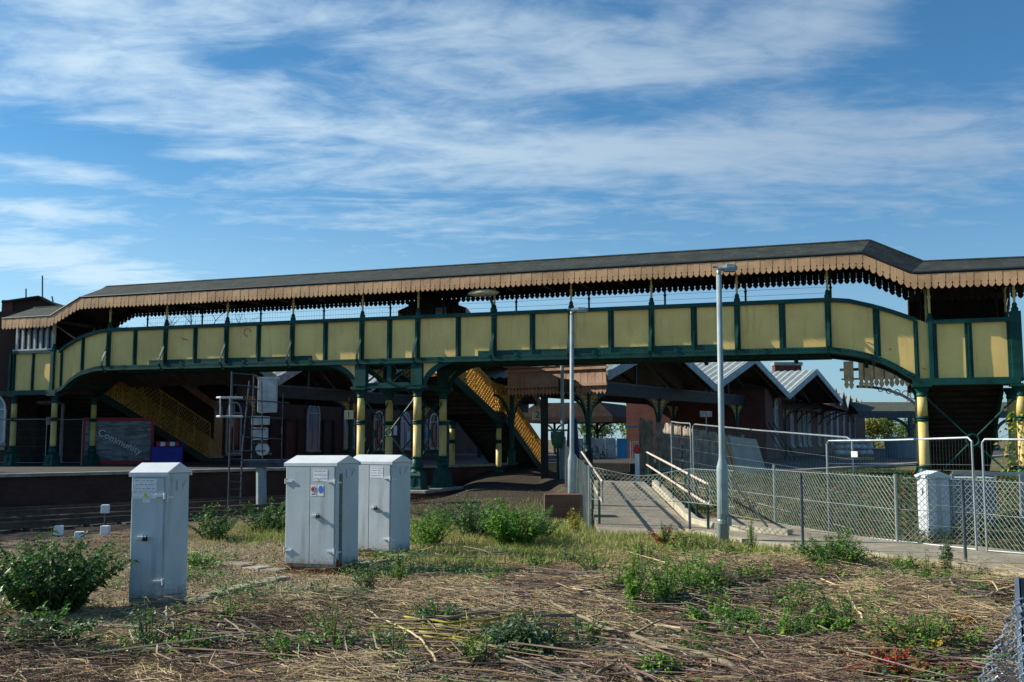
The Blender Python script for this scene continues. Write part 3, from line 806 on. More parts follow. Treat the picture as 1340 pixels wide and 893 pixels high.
# --- left end building
lb_ = empty('station_house', (-21.4,42.6,0), 0, 'dark brick station house at the left end of the footbridge', 'building')
def rel(o): return Vector(o.location)
m = MB(); m.box(-14,0,-.4,-.0,14,7.4); m.box(-.02,2.4,-.4,1.2,10,7.0); w1 = m.build('wall', BRKD, lb_)
g0, g1, gp = atY(8,397,46.6)-rel(lb_), atY(78,403,46.6)-rel(lb_), atY(53,390.5,46.6)-rel(lb_)
m = MB(); m.prism([(g0.x,7.35),(g1.x,7.0),(g1.x,g1.z),(gp.x,gp.z),(g0.x,g0.z)], lambda a, b, t: (a, 4+t, b), 7); gbl = m.build('gable', WOODD, lb_)
m = MB(); m.bar((g0.x-.1,4.0,g0.z+.03),(gp.x,4.0,gp.z+.05),.5,.09); m.bar((gp.x,4.0,gp.z+.05),(g1.x,4.0,g1.z+.03),.5,.09); m.build('gable_coping', SLATE, gbl)
m = MB(); m.box(g0.x-.15,3.9,7.2,g0.x+.35,4.6,g0.z+.14); m.build('corner_pier', BRK, gbl)
fn = lambda u, z, o: Vector((u, -o, z))
arch_window(lb_, fn, -.92, 1.75, 1.35, 2.1, WHT, GLASSP)
m = MB(); m.box(-1.8,-.09,1.45,-.2,-.0,1.6); m.build('window_ledge', KERB, lb_)
m = MB(); m.box(-.1,2.34,.8,1.15,2.39,3.5); dd = m.build('doorway', BLACK, lb_)
m = MB(); m.box(1.1,2.2,.8,1.2,2.32,3.6); m.box(-.1,2.2,3.5,1.2,2.32,3.62); m.build('door_frame', WHTD, dd)
for i, u in enumerate((.15,.75)):
    m = MB(); m.box(u-.28,2.2,3.45,u+.28,2.24,3.52); m.tube([(u+.28*math.cos(PI*j/8),2.22,3.5+.28*math.sin(PI*j/8)) for j in range(9)], .025, 5); m.build('fanlight', TANO, lb_)
m = MB(); m.box(.45,2.2,2.55,.75,2.22,2.9); m.build('notice', PAPER, lb_)
for px, y0, y1, lab in ((34,378,398,'short bent aerial rod on the station house roof'),(55.5,361,392,'tallest aerial pole on the station house roof, by the gable peak'),(71,388,400,'short leaning rod at the roof end by the bridge roof')):
    a, b2 = atY(px,y1+4,48), atY(px-(3 if px == 71 else 0),y0,48)
    m = MB(); m.tube([a,b2],.035,6); m.tube([a-Vector((0,0,.9)),a],.04,6); tag(m.build('aerial_pole', IRON), lab, 'aerial')

# --- left platform building
A0, A1 = (-19.6,48.2), (1.65,97.)
bd = empty('station_building', (0,0,0), 0, 'long dark red brick station building with arched windows behind the left platform', 'building')
fn = wallfn(A0, A1); Lb = math.hypot(A1[0]-A0[0], A1[1]-A0[1])
m = MB(); P = [fn(0,-.3,0),fn(Lb,-.3,0),fn(Lb,6.2,0),fn(0,6.2,0),fn(0,-.3,-8),fn(Lb,-.3,-8),fn(Lb,6.2,-8),fn(0,6.2,-8)]
m.add(P, [(0,1,2,3),(4,7,6,5),(0,3,7,4),(1,5,6,2),(3,2,6,7)]); m.build('wall', BRKD, bd)
m = MB(); P = [fn(-.3,6.1,.4),fn(Lb+.3,6.1,.4),fn(Lb+.3,8.,-4),fn(-.3,8.,-4),fn(-.3,6.1,-8.4),fn(Lb+.3,6.1,-8.4)]
m.add(P, [(0,1,2,3),(3,2,5,4),(0,3,4),(1,5,2)]); m.build('roof', SLATE, bd)
def upx(px, out=0):                    # wall coordinate seen at a pixel column
    r = (px-670)/FOC*1.0; p = Vector(A0); t = (Vector(A1)-p).normalized()
    return (p.x - r*p.y)/(r*t.y - t.x)
for px, w, h, z0, fr, gl, bo in ((278,1.5,3.1,1.0,TANO,GLASSP,2.05),(306,1.2,2.9,1.1,WHTD,GLASS,None),(345,1.2,2.9,1.1,WOODD,GLASS,None),(410,1.3,3.0,1.2,WHTD,GLASSP,None),(457,1.2,2.6,1.3,WHTD,GLASSP,None),(495,1.2,2.7,1.2,WHTD,GLASS,None),(530,1.3,2.7,1.2,WHTD,GLASSP,None),(553,1.3,2.7,1.2,WHTD,GLASSP,None),(567,1.3,2.7,1.2,WHTD,GLASS,None)):
    arch_window(bd, fn, upx(px), z0, w, h, fr, gl, bo)
for px, wd, mt in ((381,1.3,surf('maroon_door', (.09,.02,.018), .5)),(430,1.2,BLACK)):
    u = upx(px); m = MB(); m.add([fn(u-wd/2,.8,.05),fn(u+wd/2,.8,.05),fn(u+wd/2,3.1,.05),fn(u-wd/2,3.1,.05)], [(0,1,2,3)])
    d_ = m.build('door', mt, bd); k = MB()
    for a, b2 in (((u-wd/2,.8),(u-wd/2,3.1)),((u+wd/2,.8),(u+wd/2,3.1)),((u-wd/2,3.1),(u+wd/2,3.1))): k.bar(fn(*a,.08),fn(*b2,.08),.1,.1)
    k.build('door_frame', WOODD, d_)
for px, z, w, h, mt in ((473,1.75,.8,.25,PAPER),(516,2.2,.5,.7,PAPER),(533,1.6,.5,.9,WHTD),(560,2.1,1.0,.35,SIGNB)):
    u = upx(px); m = MB(); m.add([fn(u-w/2,z,.1),fn(u+w/2,z,.1),fn(u+w/2,z+h,.1),fn(u-w/2,z+h,.1),fn(u-w/2,z,.13),fn(u+w/2,z,.13),fn(u+w/2,z+h,.13),fn(u-w/2,z+h,.13)], [(4,5,6,7),(0,3,2,1),(0,4,7,3),(1,2,6,5),(3,7,6,2),(0,1,5,4)]); m.build('notice', mt, bd)
tag(bd)

def ridge_canopy(name, label, O, d, widths, zv, rise, depth, first_half, boards, colx, setback, colz, spanmat):
    t = Vector((d[0],d[1],0)).normalized(); r = Vector((-t.y,t.x,0))
    root = empty(name, (O[0],O[1],0), math.atan2(t.y,t.x), label, 'canopy')
    x = -widths[0]/2 if first_half else 0
    for gi, w in enumerate(widths):
        x0 = 0 if not (first_half and gi == 0) else -w/2
        base = sum(widths[:gi]) - (widths[0] if first_half else 0)
        xa, xm, xb = base, base+w/2, base+w
        rf = MB()
        segs = [(xa,zv,xm,zv+rise),(xm,zv+rise,xb,zv)]
        if first_half and gi == 0: segs = [(-1.2,zv+rise*1.2/(w/2),xb,zv)]
        for (sa, za, sb, zb) in segs:
            k = int(w/2/.16)*2; prev = None; prof = []
            for i in range(k+1):          # ribs run down the slope: corrugate along depth instead
                pass
            nd = int(depth/.42)
            for i in range(nd):
                y0 = depth*i/nd; y1 = depth*(i+1)/nd; ym = (y0+y1)/2
                rf.add([(sa,y0,za+.12),(sb,y0,zb+.12),(sb,ym,zb+.2),(sa,ym,za+.2),(sa,y1,za+.12),(sb,y1,zb+.12)], [(0,1,2,3),(3,2,5,4)])
        o = rf.build('roof', CORR, root)
        sf = MB()
        for (sa, za, sb, zb) in segs: sf.add([(sa,.05,za),(sb,.05,zb),(sb,depth,zb),(sa,depth,za)], [(0,3,2,1)])
        for (sa, za, sb, zb) in segs:
            for j in range(4): yy = .3+depth*j/4.; sf.bar((sa,yy,za-.08),(sb,yy,zb-.08),.08,.14)
        sf.build('soffit', SOFF, o)
        bb = MB()
        for (sa, za, sb, zb) in segs: bb.bar((sa,-.03,za+.06),(sb,-.03,zb+.06),.06,.36)
        bb.build('bargeboard', BARGE, root)
        if not(first_half and gi == 0):
            bk = MB(); bk.add([(xa,depth,zv-.4),(xb,depth,zv-.4),(xb,depth,zv),(xm,depth,zv+rise),(xa,depth,zv)], [(0,1,2,3,4)])
            bk.build('back_gable', WOODD, root)
            tm = MB(); tm.bar((xa,setback,zv-.05),(xb,setback,zv-.05),.12,.14); tm.bar((xm,setback,zv),(xm,setback,zv+rise),.1,.1)
            tm.bar((xa+.2*w,setback,zv),(xm,setback,zv+rise*.9),.1,.1); tm.bar((xb-.2*w,setback,zv),(xm,setback,zv+rise*.9),.1,.1); tm.build('truss', IRON, root)
    xe = base+w
    m = MB(); m.bar((-1 if not first_half else -1.2,setback,colz-.05),(xe,setback,colz-.05),.22,.5); m.build('canopy_beam', GUT, root)
    for cx in colx:
        for yy in ((setback,) if first_half else (setback, depth*.75)):
            m = MB(); m.lathe((cx,yy,0), [(.17,.8),(.17,1.4),(.11,1.5),(.1,colz-.4),(.17,colz-.25),(.17,colz-.1)], 12); c = m.build('canopy_column', GRND, root)
            for sg in (-1, 1):
                n = 10; R_ = 1.25
                arc = [(cx+sg*(.12+R_*(1-math.cos(PI/2*i/n))), colz-.3-R_+R_*math.sin(PI/2*i/n)) for i in range(n+1)]
                k = MB()
                for (a, b2), (c2, d2) in zip(arc, arc[1:]):
                    k.bar((a,yy,b2),(c2,yy,d2),.1,.07,up=(0,1,0))
                k.build('bracket_rib', GRND, c)
                k = MB()                                # fretted spandrel: strips with square holes
                for i in range(9):
                    zz = colz-.3-i*.14; xs_ = cx+sg*.12
                    ln = R_*(1-math.cos(math.asin(max(0,min(1,1-i*.14/R_)))))
                    if ln > .1: k.bar((xs_,yy,zz),(xs_+sg*ln,yy,zz),.03,.05,up=(0,1,0))
                for i in range(9):
                    xx = cx+sg*(.2+i*.14); q = (abs(xx-cx)-.12)/R_
                    zl = colz-.3-R_+R_*math.sqrt(max(0,1-(1-q)**2))
                    if colz-.3-zl > .1: k.bar((xx,yy,zl),(xx,yy,colz-.3),.03,.05,up=(0,1,0))
                k.build('fretwork', spanmat, c)
    return root, t, r
cl_, t_, r_ = ridge_canopy('platform_canopy', 'dark ridge and furrow canopy over the left platform, under the bridge', (-9.86,41.6), (.42,.907), [7.0]*5, 4.25, 1.55, 8.5, True, None, [0,7,14,21], 1.0, 4.0, LATT)
c2_, t2_, r2_ = ridge_canopy('gabled_canopy', 'ridge and furrow platform canopy with grey gable bargeboards right of centre', (3.7,38.7), (.551,.835), [11.1]*3, 4.3, 1.75, 7.0, False, None, [1.2,7.9,17.8,26], 1.5, 4.05, LATT)
# tan end screen of that canopy
es = empty('canopy_end_screen', (3.7,38.7,0), math.atan2(r2_.y,r2_.x), 'deep pink tan boarded end screen with pointed board ends under the bridge', 'canopy screen')
m = MB()
for i in range(28):
    x0 = .02+i*.165; x1 = x0+.158; zt = 4.85+RND.uniform(-.01,.01); zb = 3.66+RND.uniform(-.012,.012); xm = (x0+x1)/2
    y = .006*(i % 2)
    m.prism([(x0,zt),(x0,zb+.34),(x0+.03,zb+.32),(x0+.03,zb+.26),(x0,zb+.24),(x0,zb+.12),(xm,zb),(x1,zb+.12),(x1,zb+.24),(x1-.03,zb+.26),(x1-.03,zb+.32),(x1,zb+.34),(x1,zt)], lambda a, b, t: (a, y+t, b), .03)
m.build('boards', TANO, es)
m = MB(); m.box(-.05,.04,4.0,4.7,.14,4.12); m.box(-.05,-.06,4.86,4.75,.16,4.95); m.box(-.05,.04,4.65,4.7,.12,4.75); m.build('screen_rail', TANO, es)

# --- right platform building
B0, B1 = (14.0,55.0), (42.5,120.)
fb = wallfn(B0, B1); Lb2 = math.hypot(B1[0]-B0[0], B1[1]-B0[1])
b2_ = empty('brick_building', (0,0,0), 0, 'red brick station building with a receding row of small gables on the right platform', 'building')
m = MB(); P = [fb(0,.5,0),fb(Lb2,.5,0),fb(Lb2,4.7,0),fb(0,4.7,0),fb(0,.5,-8),fb(Lb2,.5,-8),fb(Lb2,4.7,-8),fb(0,4.7,-8)]
m.add(P, [(0,1,2,3),(4,7,6,5),(0,3,7,4),(1,5,6,2),(3,2,6,7)]); wl = m.build('wall', BRK, b2_)
for u in (36,43,50,57,64):
    m = MB(); poly = [(u-3.2,4.6),(u+3.2,4.6),(u+3.2,4.9),(u,6.25),(u-3.2,4.9)]
    m.prism(poly, lambda a, b, t: fb(a, b, .02-t), 6); g_ = m.build('gable', BRK, b2_)
    m = MB(); m.bar(fb(u-3.3,4.95,.1),fb(u,6.35,.1),.3,.2); m.bar(fb(u,6.35,.1),fb(u+3.3,4.95,.1),.3,.2); m.build('gable_coping', CORR, g_)
m = MB(); m.add([fb(-.2,4.7,.2),fb(34,4.7,.2),fb(34,6.0,-4),fb(-.2,6.0,-4),fb(-.2,4.7,-8.2),fb(34,4.7,-8.2)], [(0,1,2,3),(3,2,5,4),(0,3,4),(1,5,2)]); rf = m.build('roof', SLATE, b2_)
for px, Y, zt, w in ((1030,72,7.45,1.9),(967,66,7.9,.5)):
    c = atY(px, 500, Y); m = MB(); m.box(c.x-w/2,Y-.4,4.5,c.x+w/2,Y+.4,zt-.25); ch = m.build('chimney', BRK, b2_); m = MB(); m.box(c.x-w/2-.08,Y-.48,zt-.24,c.x+w/2+.08,Y+.48,zt); m.build('chimney_cap', STONE, ch)
for u in (3.2,9.5,13,15.5,18,24,28,33,38,44,50,56): arch_window(b2_, fb, u, 1.5, 1.15 if u > 10 else .95, 2.7, WHTD, GLASSP if u in (9.5,18) else GLASS)
for u in (13.,15.5,18.): m = MB(); m.bar(fb(u,4.2,.15),fb(u,4.5,.15),.3,.2); m.build('keystone', TANO, b2_)
m = MB(); m.add([Vector((14,55,.5)),Vector((9.8,57.7,.5)),Vector((9.8,57.7,4.2)),Vector((14,55,4.2))], [(0,1,2,3)]); 
m.add([Vector((14.1,55.2,.5)),Vector((9.9,57.9,.5)),Vector((9.9,57.9,4.2)),Vector((14.1,55.2,4.2))], [(3,2,1,0)]); m.build('end_wall', BRKD, b2_)
m = MB()                                            # small bracketed awning along that wall
m.add([fb(6,4.3,.05),fb(30,4.3,.05),fb(30,4.05,2.2),fb(6,4.05,2.2)], [(0,1,2,3)]); aw = m.build('awning', SLATE, b2_)
for u in (6.5,12,18,24,29.5):
    m = MB(); m.tube([fb(u,3.0,.05),fb(u,3.5,.4),fb(u,3.9,1.2),fb(u,4.05,2.1)], .05, 5); m.build('awning_bracket', IRON, aw)
# --- dark canopy beyond the crossing
dc = empty('hipped_canopy', (5.0,74,0), rad(-22), 'dark hipped canopy on two posts beyond the crossing', 'canopy')
m = MB(); m.add([(-3.6,-3.5,3.1),(3.6,-3.5,3.1),(3.6,3.5,3.1),(-3.6,3.5,3.1),(-2.2,-3.3,4.5),(2.6,-3.3,4.5),(2.6,3.3,4.5),(-2.2,3.3,4.5),(-3.6,-3.5,3.5),(3.6,-3.5,3.5),(3.6,3.5,3.5),(-3.6,3.5,3.5)],[(0,3,2,1),(0,1,9,8),(1,2,10,9),(2,3,11,10),(3,0,8,11),(8,9,5,4),(9,10,6,5),(10,11,7,6),(11,8,4,7),(4,5,6,7)]); m.build('roof', WOODD, dc)
for cx in (-1.6, 1.7):
    m = MB(); m.lathe((cx,-1,0),[(.16,0),(.16,.9),(.1,1.),(.1,3.1)],10); k_ = m.build('canopy_column', GUT, dc)
    for s_ in (-1,1):
        m = MB(); m.tube([(cx+s_*1.1*(1-math.cos(PI/2*i/6)),-1,2.1+1.*math.sin(PI/2*i/6)) for i in range(7)],.07,5); m.build('bracket_rib', GUT, k_)
# --- far footbridge-like canopy beyond
fc_ = empty('far_canopy', (37,102,0), 0, 'distant grey roofed canopy on arched brackets seen beside the right column', 'canopy')
m = MB(); m.box(-2.6,-3,4.55,26,3,4.7); m.add([(-2.6,-3,4.7),(26,-3,4.7),(26,0,5.7),(-2.6,0,5.7),(-2.6,3,4.7),(26,3,4.7)], [(0,1,2,3),(3,2,5,4),(0,3,4),(1,5,2)]); m.build('roof', GREYB, fc_)
m = MB(); m.box(-2.6,-3.05,4.0,26,-2.95,4.55); m.build('canopy_beam', IRON, fc_)
for cx in (2.6, 11., 19.):
    m = MB(); m.lathe((cx,-2.9,0), [(.5,.4),(.4,1.2),(.28,1.3),(.25,4.0)], 10); c = m.build('canopy_column', IRON, fc_)
    for sg in (-1,1):
        k = MB(); k.tube([(cx+sg*2.2*(1-math.cos(PI/2*i/8)),-2.9,2.2+1.8*math.sin(PI/2*i/8)) for i in range(9)], .16, 6); k.build('bracket_rib', IRON, c)
# --- weathered valance fragment by the right column
wv = empty('weathered_valance', (0,0,0), 0, 'unpainted weathered grey valance fragment with iron bracket beside the right bridge column', 'valance')
a, b2 = atY(1104,478,36.5), atY(1204,478,35.2)
tt = Vector((b2.x-a.x,b2.y-a.y,0)); Lw = tt.length; tt.normalize(); fw = lambda u, z, o: Vector((a.x,a.y,0)) + tt*u + Vector((tt.y,-tt.x,0))*o + Vector((0,0,z))
m = MB(); nb = 15; w = Lw/nb
for i in range(nb):
    if i == 2: continue
    x0, x1 = i*w, (i+1)*w-.003; zb = 3.78+RND.uniform(-.05,.03)-(.06 if i < 2 else 0); zt = 4.75
    m.prism([(x0,zt),(x0,zb+.3),(x0+.03,zb+.27),(x0+.03,zb+.22),(x0,zb+.19),(x0+.02,zb+.08),((x0+x1)/2,zb),(x1-.02,zb+.08),(x1,zb+.19),(x1-.03,zb+.22),(x1-.03,zb+.27),(x1,zb+.3),(x1,zt)], lambda p, q, t: fw(p, q, t+.01*(i % 2)), .035)
m.build('boards', GREYB, wv)
m = MB(); m.bar(fw(-.15,4.45,-.06),fw(Lw,4.45,-.06),.08,.1); m.bar(fw(-.1,4.1,-.06),fw(Lw,4.1,-.06),.06,.06); m.bar(fw(Lw,.8,-.1),fw(Lw,4.9,-.1),.2,.2); m.build('frame', IRON, wv)
m = MB(); m.tube([fw(Lw-2.2*(1-math.cos(PI/2*i/12)),2.62+1.2*math.sin(PI/2*i/12),-.05) for i in range(13)], .05, 6)
for k in range(5):
    cx, cz, r0 = Lw-.25-.28*k, 3.45+.06*k-.0, .13-.014*k
    m.tube([fw(cx+r0*math.cos(j*PI/6), cz+r0*math.sin(j*PI/6), -.05) for j in range(13)], .018, 5)
m.build('scroll_bracket', IRON, wv)
# ================================================================== TRACKSIDE CABINETS
def cabinet(label, A, B, depth, h, two, lid_h=.12, plinth=.05, tilt=(0,0), mat=CAB, ridge_front=False, zb=0.0):
    A, B = Vector((*A,0)), Vector((*B,0)); w = (B-A).length; a = math.atan2(B.y-A.y, B.x-A.x)
    r = empty('relay_cabinet', (A.x,A.y,zb), a, label, 'cabinet'); r.rotation_euler = (tilt[0], tilt[1], a)
    m = MB(); m.box(0,0,plinth,w,depth,h-lid_h); body = m.build('body', mat, r, bevel=.006)
    m = MB(); m.box(.015,.015,-.12,w-.015,depth-.015,plinth-.002); m.build('plinth', RUST if two else mat, r)
    m = MB(); o = .025; zt = h-lid_h
    m.prism([(-o,zt-.035),(-o,zt+.015),(depth*.48,h),(depth+o,zt+.015),(depth+o,zt-.035),(depth+.004,zt-.033),(depth+.004,zt+.002),(-.004,zt+.002),(-.004,zt-.033)],
            lambda p, q, t: (t-o, p, q), w+2*o)
    lid = m.build('lid', CABL, r, bevel=.004)
    ds = [(.02,w-.03)] if not two else [(.02,w*.5-.004),(w*.5+.004,w-.02)]
    doors = []
    for (x0, x1) in ds:
        m = MB(); m.box(x0,-.022,plinth+.05,x1,-.002,zt-.045); doors.append(m.build('door', mat, r, bevel=.004))
    def hinge(d, x, z, side):
        m = MB(); m.box(x-.10,-.04,z-.013,x+.012,-.0225,z+.013) if side > 0 else m.box(x-.012,-.04,z-.013,x+.10,-.0225,z+.013)
        m.tube([(x+.02*side,-.03,z-.035),(x+.02*side,-.03,z+.035)], .013, 8)
        if side > 0: m.box(w+.001,.01,z-.03,w+.016,.12,z-.008); m.tube([(w+.012,-.005,z-.07),(w+.012,-.005,z+.03)], .01, 6)
        m.build('hinge', CABL, d)
    for z in (plinth+.24, zt-.25):
        hinge(doors[-1], w-.03, z, 1)
        if two: hinge(doors[0], .03, z, -1)
    m = MB(); zc = plinth+(zt-plinth)*.5; xk = w*.3 if not two else w*.58
    m.box(xk-.03,-.05,zc-.012,xk+.09,-.0225,zc+.016); hd = m.build('handle', CABL, doors[-1])
    m = MB(); m.box(xk+.07,-.085,zc-.03,xk+.115,-.051,zc+.012); m.tube([(xk+.075,-.065,zc),(xk+.078,-.065,zc+.04),(xk+.108,-.065,zc+.04),(xk+.11,-.065,zc)], .006, 6); m.build('padlock', BLACK, hd)
    # vents on the side
    m = MB(); m.box(w+.001,depth*.42,zt-.2,w+.02,depth*.62,zt-.08); m.bar((w+.02,depth*.62,zt-.19),(w+.045,depth*.72,zt-.08),.02,.02); m.build('vent', mat, r); m = MB(); m.box(w+.001,depth*.14,zt-.09,w+.012,depth*.24,zt-.06); m.build('lifting_lug', mat, r)
    return r, doors, w, zt
def sticker(parent, x, z, w, h, mat=PAPER, lines=4, y=-.0235, tri=None, name='notice'):
    m = MB(); m.box(x,y-.0015,z,x+w,y,z+h); s = m.build(name, mat, parent)
    m = MB()
    for i in range(lines):
        zz = z+h*(.2+.65*i/max(1,lines-1)); x0 = x+w*.08
        while x0 < x+w*.9:
            ln = RND.uniform(.02,.06); m.box(x0,y-.0025,zz,min(x0+ln,x+w*.94),y-.0016,zz+h*.05); x0 += ln+.015
    if lines: m.build('print', INK, s)
    if tri:
        cx, cz, q = tri
        m = MB(); m.prism([(cx-q,cz),(cx+q,cz),(cx,cz+q*1.8)], lambda a, b, t: (a, y-.004+t, b), .0015); t_ = m.build('warning_triangle', YSTK, s)
    return s
r1, d1, w1, zt1 = cabinet('tall narrow pale grey cabinet standing alone on the gravel, leaning slightly', (-4.32,11.43), (-3.885,11.335), .47, 1.63, False, tilt=(0,rad(-.6)), plinth=.07)
sticker(d1[0], .04, zt1-.2, .29, .14, lines=3); sticker(d1[0], .02, zt1-.28, .31, .075, lines=2, tri=(.19,zt1-.262,.032))
sticker(d1[0], .16, zt1-.325, .09, .04, lines=1)
r2, d2, w2, zt2 = cabinet('wide two-door grey cabinet with pictogram stickers and rusty base, nearer of the pair', (-3.31,14.72), (-2.52,14.43), .66, 1.66, True, plinth=.06, tilt=(0,rad(-.4)))
sticker(d2[1], .47, zt2-.25, .24, .17, lines=3, tri=(.56,zt2-.24,.016))
s = sticker(d2[1], .43, zt2-.46, .10, .16, lines=0)
m = MB(); m.tube([(.48+.036*math.cos(j*PI/8),-.0255,zt2-.365+.036*math.sin(j*PI/8)) for j in range(17)], .006, 5); m.bar((.455,-.0255,zt2-.34),(.505,-.0255,zt2-.39),.004,.01); m.build('prohibition_ring', RED, s)
m = MB(); m.box(.462,-.0262,zt2-.385,.49,-.0255,zt2-.35); m.box(.45,-.0262,zt2-.44,.51,-.0255,zt2-.425); m.build('print', BLACK, s)
s = sticker(d2[1], .545, zt2-.46, .10, .16, lines=0)
m = MB(); m.lathe((0,0,0), [(.04,-.001),(.04,.001)], 14); m.v = [(x+.60,-.026+z*.3,zt2-.365+y*1.4) for x,y,z in m.v]; m.build('mandatory_disc', SIGNB, s)
m = MB(); m.box(.02,-.03,.06,.13,-.0225,.1); m.build('rust_patch', RUST, d2[0])
m = MB(); m.prism([(0,0),(.24,0),(.22,.02),(.16,.1),(.03,.16),(0,.05)], lambda a,b,t:(w2+.001+t,a+.0,b+.03), .005); m.build('rust_patch', RUST, r2)
m = MB(); m.box(w2+.001,.09,.12,w2+.012,.16,zt2-.14); m.build('moss_streak', surf('moss_stain',(.13,.15,.11),.9,.4,20.), r2)
r3, d3, w3, zt3 = cabinet('wide two-door grey cabinet with padlock, partly behind the nearer cabinet', (-2.70,16.58), (-1.95,16.23), .60, 1.645, True, plinth=.06)
sticker(d3[1], .44, zt3-.25, .24, .18, lines=4)
m = MB(); m.prism([(.33,.04),(.46,.04),(.45,.14),(.36,.12)], lambda a,b,t:(a,-.026+t,b), .003); m.build('rust_patch', RUST, r3)
# white cabinet by the right column
A = Vector((7.74,18.75,.02)); wc = empty('white_cabinet', A, rad(-4), 'narrow white cabinet with a ridged cap behind the chain link fence', 'cabinet')
m = MB(); m.box(0,0,-.1,.42,.5,1.16); m.build('body', CABW, wc, bevel=.006)
m = MB(); m.box(.015,-.02,.04,.185,-.002,1.13); m.build('door', CABW, wc, bevel=.004); m = MB(); m.box(.255,-.02,.04,.405,-.002,1.13); m.build('door', CABW, wc, bevel=.004)
m = MB(); m.prism([(-.03,1.16),(.45,1.16),(.45,1.2),(.21,1.29),(-.03,1.2)], lambda a,b,t:(a,-.05+t,b), .6); m.build('cap', CABW, wc, bevel=.004)
m = MB(); m.box(.19,-.012,.04,.25,-.001,1.15); m.build('recess', CAB, wc)
gc = empty('grey_equipment_case', (8.35,19.5,0), rad(-8), 'low broad blue-grey equipment case under a steel frame behind the fence', 'cabinet')
m = MB(); m.box(0,0,-.1,1.0,.6,1.12); m.build('body', surf('blue_grey_case_paint',(.2,.26,.31),.6,.12,2.,.05), gc, bevel=.01); m = MB(); m.box(-.02,-.02,1.12,1.02,.62,1.16); m.build('lid', CAB, gc, bevel=.008)
m = MB(); m.box(.03,-.015,.05,.49,-.001,1.08); m.box(.51,-.015,.05,.97,-.001,1.08); m.build('doors', surf('blue_grey_door_paint',(.18,.24,.29),.6,.12,2.,.05), gc)
fr = MB(); fr.bar((8.35,19.0,1.27),(9.55,18.7,1.25),.06,.07); fr.bar((9.5,18.7,-.1),(9.5,18.7,1.25),.09,.09); fr.bar((8.35,19.0,-.1),(8.35,19.0,1.25),.05,.05)
tag(fr.build('steel_frame', GALV), 'plain galvanised goalpost frame around the blue-grey case', 'frame')

# ================================================================== LAMP POSTS
def lamp_post(label, x, y, z0, ztop, head_dir, head_len, yaw=0):
    r = empty('lamp_post', (x,y,z0), yaw, label, 'lamp post'); h = ztop-z0
    m = MB(); m.lathe((0,0,0), [(.105,-.1),(.105,1.35),(.10,1.4),(.062,1.55),(.056,1.7),(.05,h-.15)], 16); p = m.build('pole', GALP, r, smooth=True)
    m = MB(); m.lathe((0,0,0), [(.108,.36),(.112,.37),(.112,.43),(.108,.44)], 16); m.box(.05,-.13,.34,.13,-.05,.5); m.build('collar', GALV, p)
    m = MB(); m.box(-.045,-.109,.55,.045,-.08,1.0); m.build('access_hatch', GALP, p)
    m = MB(); m.tube([(0,0,h-.2),(0,0,h-.07),(head_dir*.05,0,h-.03),(head_dir*.14,0,h-.02)], .042, 10); m.build('bracket', GALV, r, smooth=True)
    m = MB(); L_ = head_len
    prof = [(-.02,.035,.03),(.05,.06,.05),(L_*.4,.1,.07),(L_*.8,.105,.065),(L_,.06,.03)]
    b0 = []
    for (u, wd, hh) in prof:
        m.v += [(head_dir*u, -wd, h-.02), (head_dir*u, -wd*.7, h-.02+hh), (head_dir*u, wd*.7, h-.02+hh), (head_dir*u, wd, h-.02), (head_dir*u, wd*.8, h-.055), (head_dir*u, -wd*.8, h-.055)]
    for i in range(len(prof)-1):
        for j in range(6): m.f.append((i*6+j, i*6+(j+1)%6, (i+1)*6+(j+1)%6, (i+1)*6+j)); m.m.append(0)
    m.f += [tuple(range(6)), tuple(24+j for j in (5,4,3,2,1,0))]; m.m += [0,0]
    hd = m.build('lamp_head', GALP, r, smooth=False)
    m = MB(); m.box(min(head_dir*L_*.3,head_dir*L_*.9), -.07, h-.085, max(head_dir*L_*.3,head_dir*L_*.9), .07, h-.056); m.build('lens', GLASSP, hd)
    m = MB(); m.tube([(head_dir*-.12,0,h-.0),(head_dir*.05,0,h+.0)],.02,6); m.build('photocell', GALV, hd)
    return r
T = atY(943,354,18.41); lp = lamp_post('tall grey lamp post at the edge of the footpath, right of the ramp', 3.86, 18.41, 0, T.z+.06, 1, .34); lp.rotation_euler[1] = rad(.2)
T = atY(750,405,26); lp = lamp_post('grey lamp post rising behind the low brick block, left of the ramp', 1.55, 26, .0, T.z, 1, .42); lp.rotation_euler[1] = rad(.3)
m = MB(); m.box(-.42,-.25,-.2,.42,.25,.62); bb = m.build('brick_block', brickmat('brown_brick',(.16,.07,.04),(.12,.05,.03),(.1,.08,.06))); bb.location = (1.18,23.6,0); tag(bb, 'low square brown brick block at the foot of a lamp post', 'brick block')
# big floodlight lantern over the parapet
fl = empty('lantern', BW(-11.12,-.25,0), BR_A, 'weathered cream bowl lantern standing on the footbridge parapet', 'lantern')
m = MB(); m.tube([(0,.1,6.35),(0,.05,6.6),(-.05,0,6.75),(-.12,0,6.82)], .05, 8); m.lathe((0,.1,0),[(.1,6.3),(.1,6.42),(.05,6.5)],8); m.build('stem', GRND, fl)
m = MB(); n = 14; rings = [(.25,-.0,.0),(.52,.0,.06),(.56,.0,.11),(.5,.0,.17),(.3,0,.23)]
for (rx, _, dz) in rings:
    for j in range(n): t = 2*PI*j/n; m.v.append((-.32+rx*1.05*math.cos(t), rx*.5*math.sin(t), 6.87+dz))
for i in range(4):
    for j in range(n): m.f.append((i*n+j, i*n+(j+1)%n, (i+1)*n+(j+1)%n, (i+1)*n+j)); m.m.append(0)
m.f += [tuple(range(n))[::-1], tuple(4*n+j for j in range(n))]; m.m += [0,0]
m.build('bowl', LAMPB, fl, smooth=True)
m = MB(); m.tube([(-.82,0,6.97),(-.93,0,6.9),(-.93,0,6.8)], .04, 6); m.build('bracket', GRND, fl)

